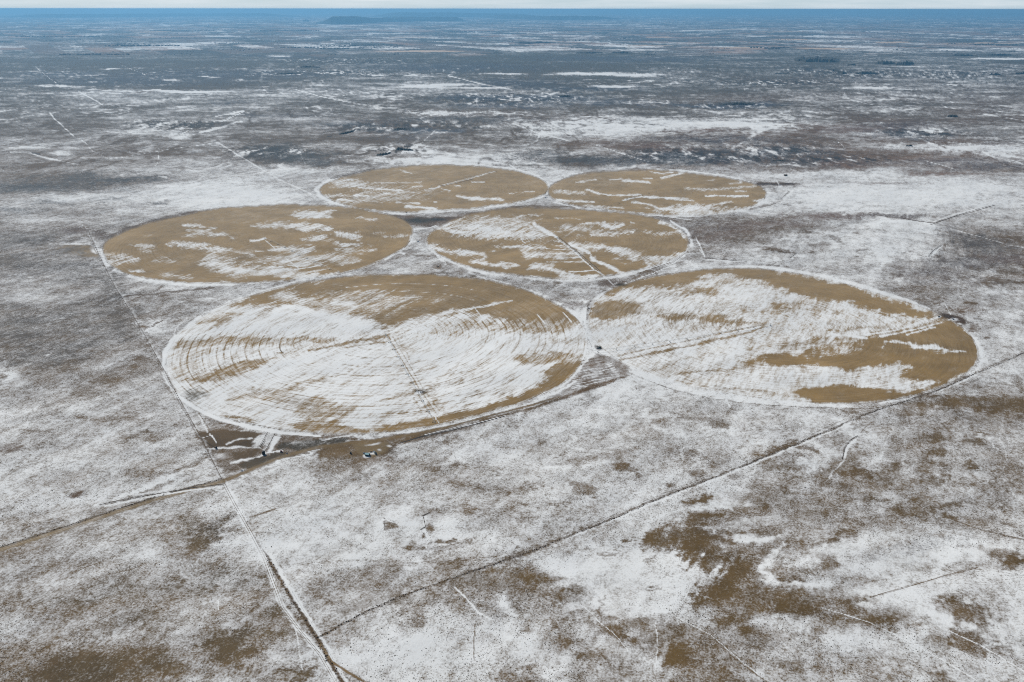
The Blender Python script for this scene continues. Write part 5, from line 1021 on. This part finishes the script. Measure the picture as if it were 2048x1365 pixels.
# ------------------------------------------------------------------ bluffs and mesas (ridges of real depth)
def bluff(name, top, base, depth, label=None, jag=.4, mat='pine', slope=.35):
    """top/base: outline as surveyed; the cliff stands on the base line and runs back 'depth' metres"""
    n = 60; t = np.linspace(0, 1, n)
    def rs(p):
        p = np.array(p, float); s = np.concatenate([[0], np.cumsum(np.hypot(*np.diff(p, axis=0).T))]); s /= s[-1]; return np.interp(t, s, p[:, 0]), np.interp(t, s, p[:, 1])
    bu, bv = rs(base); tu, tv_ = rs(top)
    x, y, z = hit(bu, bv); d = np.hypot(x, y)
    h = np.maximum((bv - tv_) / F * np.sqrt(d * d + H0 * H0), .5) * (1.15 if depth >= 1000 else .75)
    ph = random.random() * 50; h = h * np.maximum(.15, 1 + (.18 if depth >= 1000 else jag * 1.6) * fbm(t * (9 if depth > 1000 else 17) + ph, t * 0 + ph, 4, 5, .7)); h *= np.clip(np.minimum(t, 1 - t) * 9, .05, 1)
    ux, uy = x / d, y / d; vs = []
    prof = [(-.0, 0), (slope * .5, .35), (slope, 1.0), (slope + .2, 1.0)]
    for i in range(n):
        wob = float(fbm(np.array([t[i] * 14 + ph]), np.array([ph]), 3, 8)[0])
        for j, (a_, b_) in enumerate(prof):
            back = a_ * h[i] * 3 + wob * h[i] * 2.2
            vs.append((x[i] + ux[i] * back, y[i] + uy[i] * back, z[i] - 1 + b_ * h[i]))
        for bk, hh in ((depth, .92), (depth * 1.25, 0)):
            xx, yy = x[i] + ux[i] * (bk + wob * h[i]), y[i] + uy[i] * (bk + wob * h[i]); vs.append((xx, yy, gz(xx, yy) * .5 + (z[i] - 1) * .5 + hh * h[i] - 1))
    k = len(prof) + 2; fs = [(i * k + j, i * k + j + 1, (i + 1) * k + j + 1, (i + 1) * k + j) for i in range(n - 1) for j in range(k - 1)]
    fs += [tuple(range(k))[::-1], tuple((n - 1) * k + j for j in range(k))]
    me = bpy.data.meshes.new(name); me.from_pydata(vs, [], fs); me.update(); o_ = obj(name, me, M[mat]); o_['kind'] = 'structure'
    return o_
bluff('mesa', [(632, 46), (640, 39), (700, 37), (760, 39), (860, 40), (930, 40)], [(632, 47), (660, 49.5), (700, 49), (760, 45), (860, 43), (930, 43)], 2500)
bluff('mesa', [(750, 40), (760, 36), (850, 36.5), (915, 36.5), (932, 41)], [(750, 41), (800, 42), (860, 42.5), (915, 42.5), (935, 42)], 3000)
bluff('mesa', [(0, 31), (100, 31.5), (240, 30), (400, 29), (520, 28.5), (600, 30)], [(0, 35), (120, 36), (240, 35), (400, 33), (520, 33.5), (600, 34)], 5000)
bluff('mesa', [(740, 30), (800, 28), (900, 28), (1000, 29), (1090, 31)], [(740, 34), (800, 36), (900, 35), (1000, 34.5), (1090, 35)], 4000)
bluff('mesa', [(940, 31), (1000, 33), (1100, 34), (1180, 34), (1240, 37)], [(940, 34), (1000, 38), (1100, 40.5), (1180, 40), (1245, 39)], 3000)
bluff('mesa', [(1370, 25), (1450, 24), (1530, 24.5)], [(1370, 28), (1450, 28.5), (1535, 28)], 5000)
bluff('mesa', [(1560, 23.5), (1700, 24), (1850, 27), (2048, 28.5), (2150, 29)], [(1560, 26.5), (1700, 27), (1850, 30), (2048, 32), (2150, 33)], 6000)
bluff('mesa', [(-100, 21.0), (300, 20.3), (700, 19.6), (1100, 19.8), (1300, 20.6), (1420, 21.2)], [(-100, 23), (300, 22.6), (700, 22.3), (1100, 22.3), (1300, 22.6), (1420, 22.8)], 9000, jag=.1)
bluff('butte', [(606, 41.5), (613, 38.5), (620, 41.5)], [(604, 43.3), (613, 43.6), (622, 43.3)], 500)
for tp, bs, dp in [([(1590, 119), (1600, 117.5), (1640, 118), (1676, 121), (1678, 124)], [(1589, 122), (1610, 124.5), (1645, 125), (1665, 125.5), (1679, 125)], 700),
    ([(1752, 126), (1765, 122.5), (1774, 124), (1790, 127)], [(1750, 128), (1765, 129.5), (1778, 129), (1792, 128.5)], 300), ([(1795, 128), (1812, 124), (1822, 124), (1826, 128)], [(1790, 130), (1810, 131), (1820, 130), (1828, 129.5)], 300),
    ([(1652, 137), (1670, 139), (1688, 145), (1694, 148)], [(1650, 138.5), (1668, 143), (1685, 149), (1695, 149.5)], 120), ([(1712, 146), (1725, 144), (1740, 145), (1755, 147)], [(1710, 148), (1725, 149.5), (1740, 149), (1756, 148.5)], 150),
    ([(1030, 86), (1050, 83.5), (1080, 84), (1110, 86)], [(1028, 87), (1050, 88.5), (1080, 87), (1112, 86.8)], 400), ([(1226, 105), (1245, 103.5), (1262, 106)], [(1222, 106.5), (1245, 107.5), (1265, 107)], 250), ([(1150, 106), (1180, 104.5), (1205, 106)], [(1148, 107), (1180, 107.6), (1208, 107)], 200),
    ([(677, 269), (690, 265), (705, 261), (712, 257)], [(676, 270), (692, 268), (706, 264), (713, 258.5)], 40), ([(655, 273), (664, 271.5)], [(654, 274), (665, 273)], 20), ([(792, 298), (800, 294.5), (806, 297), (826, 299)], [(791, 300), (800, 301), (812, 302), (828, 302)], 30),
    ([(754, 309), (764, 307), (775, 306), (782, 305)], [(752, 312), (766, 311.5), (776, 309), (784, 306.5)], 30), ([(788, 258), (800, 256), (822, 258)], [(786, 259.5), (802, 260), (824, 259.5)], 40), ([(1812, 291.5), (1824, 290.5)], [(1811, 293), (1825, 293.2)], 30),
    ([(1896, 232), (1906, 230.5), (1914, 232.5)], [(1894, 234), (1906, 234.5), (1916, 234)], 60), ([(1975, 110), (2000, 107.5), (2020, 110)], [(1972, 111.5), (2000, 112), (2024, 111.5)], 200), ([(1905, 110), (1925, 108.5), (1945, 111)], [(1903, 112), (1925, 113), (1948, 112.5)], 200),
    ([(2030, 147), (2048, 145), (2060, 148)], [(2028, 149), (2048, 149.5), (2062, 149)], 120), ([(1980, 148), (1992, 146.5), (2000, 149)], [(1978, 150), (1992, 150.5), (2002, 150)], 90), ([(555, 148), (575, 146.5), (600, 146)], [(553, 149), (576, 148.6), (602, 147.4)], 200),
    ([(600, 134), (612, 132.5), (640, 135)], [(598, 135.5), (614, 135.8), (642, 136)], 200), ([(1120, 192), (1130, 190.5), (1140, 192)], [(1118, 194), (1130, 194.5), (1142, 193.5)], 60),
    ([(1445, 208), (1480, 206), (1510, 208)], [(1443, 210), (1480, 210.5), (1512, 209.6)], 120), ([(1544, 321.6), (1570, 321)], [(1543, 323), (1571, 323.2)], 30),
    ([(1550, 147), (1580, 146)], [(1549, 148), (1581, 147.6)], 100), ([(1695, 130), (1710, 128)], [(1693, 131.5), (1712, 131)], 100)]:
    bluff('rock_outcrop', tp, bs, dp)

# far shelterbelts and woods: low ragged masses, one stuff object
tb = MB()
def belt(u0, u1, v, h=9.0, w=30.0):
    p = at(u0, v); r_ = at(u1, v); L = math.hypot(r_[0] - p[0], r_[1] - p[1]); n = max(3, int(L / 55)); 
    for i in range(n):
        t = (i + random.random() * .7) / n
        if random.random() < .15: continue
        x, y = p[0] + (r_[0] - p[0]) * t, p[1] + (r_[1] - p[1]) * t
        hh = h * random.uniform(.6, 1.2); z = gz(x, y); tb.bar((x, y, z - 1), (x, y, z + hh), w * random.uniform(.5, 1.1), 6, w * random.uniform(.15, .6))
for i in range(330):
    v = 33 + 78 * random.random() ** 1.25; u = random.uniform(-100, 2150); belt(u, u + random.uniform(4, 38) * (1 if random.random() < .85 else 2.2), v, random.uniform(6, 11), random.uniform(8, 22))
for u0, u1, v in [(210, 360, 92), (230, 300, 90), (640, 720, 93), (700, 810, 91), (720, 800, 95), (560, 640, 95), (1500, 1580, 96.5), (1530, 1560, 98), (1895, 1990, 89), (1950, 2040, 91), (640, 700, 98), (1150, 1170, 81), (1240, 1260, 77), (120, 260, 110), (900, 1000, 64), (1000, 1150, 63), (300, 430, 62), (30, 200, 74), (500, 640, 62)]:
    for k in range(3): belt(u0, u1, v + random.uniform(-.8, .8), 12, 28)
wood = tb.build('distant_trees', M['tree']); wood['kind'] = 'stuff'

# a few farmsteads out on the plain
def farm(u, v, label, col, s):
    r = place('farmstead_barn', u, v, label, 'barn', GR); b = MB(); b.box((0, 0, 3 * s / 8), (3.2 * s, 1.2 * s, .75 * s)); b.build('wall', M[col], r)
    f = MB(); k = 0; f.v = [(-1.65 * s, -.65 * s, .72 * s), (1.65 * s, -.65 * s, .72 * s), (1.65 * s, .65 * s, .72 * s), (-1.65 * s, .65 * s, .72 * s), (-1.65 * s, 0, 1.15 * s), (1.65 * s, 0, 1.15 * s)]
    f.f = [(0, 1, 5, 4), (2, 3, 4, 5), (1, 2, 5), (3, 0, 4), (3, 2, 1, 0)]; f.build('roof', M['galv'], r)
farm(416, 53, 'large white barn far out on the plain, upper left', 'white', 40)
farm(702, 90, 'white farm building by the dark trees, upper centre left', 'white', 16)
farm(1180, 76, 'white farm building on the far plain right of the centre', 'white', 20)
farm(300, 90, 'pale building behind the white pond, far upper left', 'white', 14)

# ------------------------------------------------------------------ air
hb = bpy.data.meshes.new('haze'); x0, x1, y0, y1, z0, z1 = -1150000, 1150000, -12000, 430000, float(Z.min()) - 1, 632.0
hb.from_pydata([(x0, y0, z0), (x1, y0, z0), (x1, y1, z0), (x0, y1, z0), (x0, y0, z1), (x1, y0, z1), (x1, y1, z1), (x0, y1, z1)], [], [(0, 3, 2, 1), (4, 5, 6, 7), (0, 1, 5, 4), (1, 2, 6, 5), (2, 3, 7, 6), (3, 0, 4, 7)]); hb.update()
hm = bpy.data.materials.new('haze'); hm.use_nodes = True; nt = hm.node_tree; nt.nodes.clear()
ho = nt.nodes.new('ShaderNodeOutputMaterial'); pv = nt.nodes.new('ShaderNodeVolumePrincipled'); pv.inputs['Color'].default_value = (.20, .47, .74, 1); pv.inputs['Density'].default_value = 3.1e-5; pv.inputs['Anisotropy'].default_value = 0.3
nt.links.new(pv.outputs[0], ho.inputs['Volume']); hz = obj('haze', hb, hm); hz['kind'] = 'stuff'

# ------------------------------------------------------------------ sky, sun, camera
SUN_EL, SUN_AZ = math.radians(40), math.radians(-38)      # azimuth from the view direction, towards the left
sd_ = (math.sin(SUN_AZ) * math.cos(SUN_EL), math.cos(SUN_AZ) * math.cos(SUN_EL), math.sin(SUN_EL))
w_ = bpy.data.worlds.new('World'); bpy.context.scene.world = w_; w_.use_nodes = True; nt = w_.node_tree; nt.nodes.clear(); n = N(nt)
sky = n.a('ShaderNodeTexSky', sky_type='NISHITA'); sky.sun_disc = False; sky.sun_elevation = SUN_EL; sky.sun_rotation = SUN_AZ; sky.altitude = 600; sky.air_density = 1.0; sky.dust_density = .4
tc = n.a('ShaderNodeTexCoord').outputs['Generated']; mp = n.a('ShaderNodeMapping'); n.l(tc, mp.inputs[0]); mp.inputs['Scale'].default_value = (5, 5, 90)
cl = n.noise(mp.outputs[0], 1.6, 6, .6); mr = n.a('ShaderNodeMapRange'); n.l(cl, mr.inputs[0]); mr.inputs[1].default_value = .35; mr.inputs[2].default_value = .8
sz = n.a('ShaderNodeSeparateXYZ'); n.l(tc, sz.inputs[0])
lowb = n.a('ShaderNodeMapRange', interpolation_type='SMOOTHSTEP'); n.l(sz.outputs[2], lowb.inputs[0]); lowb.inputs[1].default_value = .03; lowb.inputs[2].default_value = .22; lowb.inputs[3].default_value = 1.0; lowb.inputs[4].default_value = .0
veil = n.m('MULTIPLY', lowb.outputs[0], n.m('ADD', .86, n.m('MULTIPLY', mr.outputs[0], .14)), clamp=True)
lay = n.mix(mr.outputs[0], (7.0, 8.8, 10.0), (10.2, 10.9, 11.4))
mx = n.mix(veil, sky.outputs[0], lay)
bg = n.a('ShaderNodeBackground'); n.l(mx, bg.inputs[0]); bg.inputs[1].default_value = .07; wo = n.a('ShaderNodeOutputWorld'); n.l(bg.outputs[0], wo.inputs[0])
sl_ = bpy.data.lights.new('sun', 'SUN'); sl_.energy = 3.9; sl_.angle = math.radians(.53); sl_.color = (1, .945, .865); so = bpy.data.objects.new('sun', sl_); bpy.context.scene.collection.objects.link(so)
from mathutils import Vector, Matrix
so.rotation_euler = Vector(sd_).to_track_quat('Z', 'Y').to_euler()
cam = bpy.data.cameras.new('camera'); co = bpy.data.objects.new('camera', cam); bpy.context.scene.collection.objects.link(co)
cam.sensor_width = 36; cam.sensor_fit = 'HORIZONTAL'; cam.lens = 36 * F / 2048; cam.clip_start = 1; cam.clip_end = 3e6
mt = Matrix.Identity(4)
for i in range(3): mt[i][0] = R_[i]; mt[i][1] = U_[i]; mt[i][2] = -F_[i]
mt[2][3] = H0; co.matrix_world = mt
sc_ = bpy.context.scene; sc_.camera = co
sc_.view_settings.view_transform = 'Standard'; sc_.view_settings.look = 'None'; sc_.view_settings.gamma = 1; sc_.view_settings.exposure = 0.13
sc_.cycles.use_denoising = False; sc_.cycles.pixel_filter_type = 'BLACKMAN_HARRIS'; sc_.cycles.filter_width = 1.1
sc_.cycles.volume_bounces = 1; sc_.cycles.max_bounces = 6
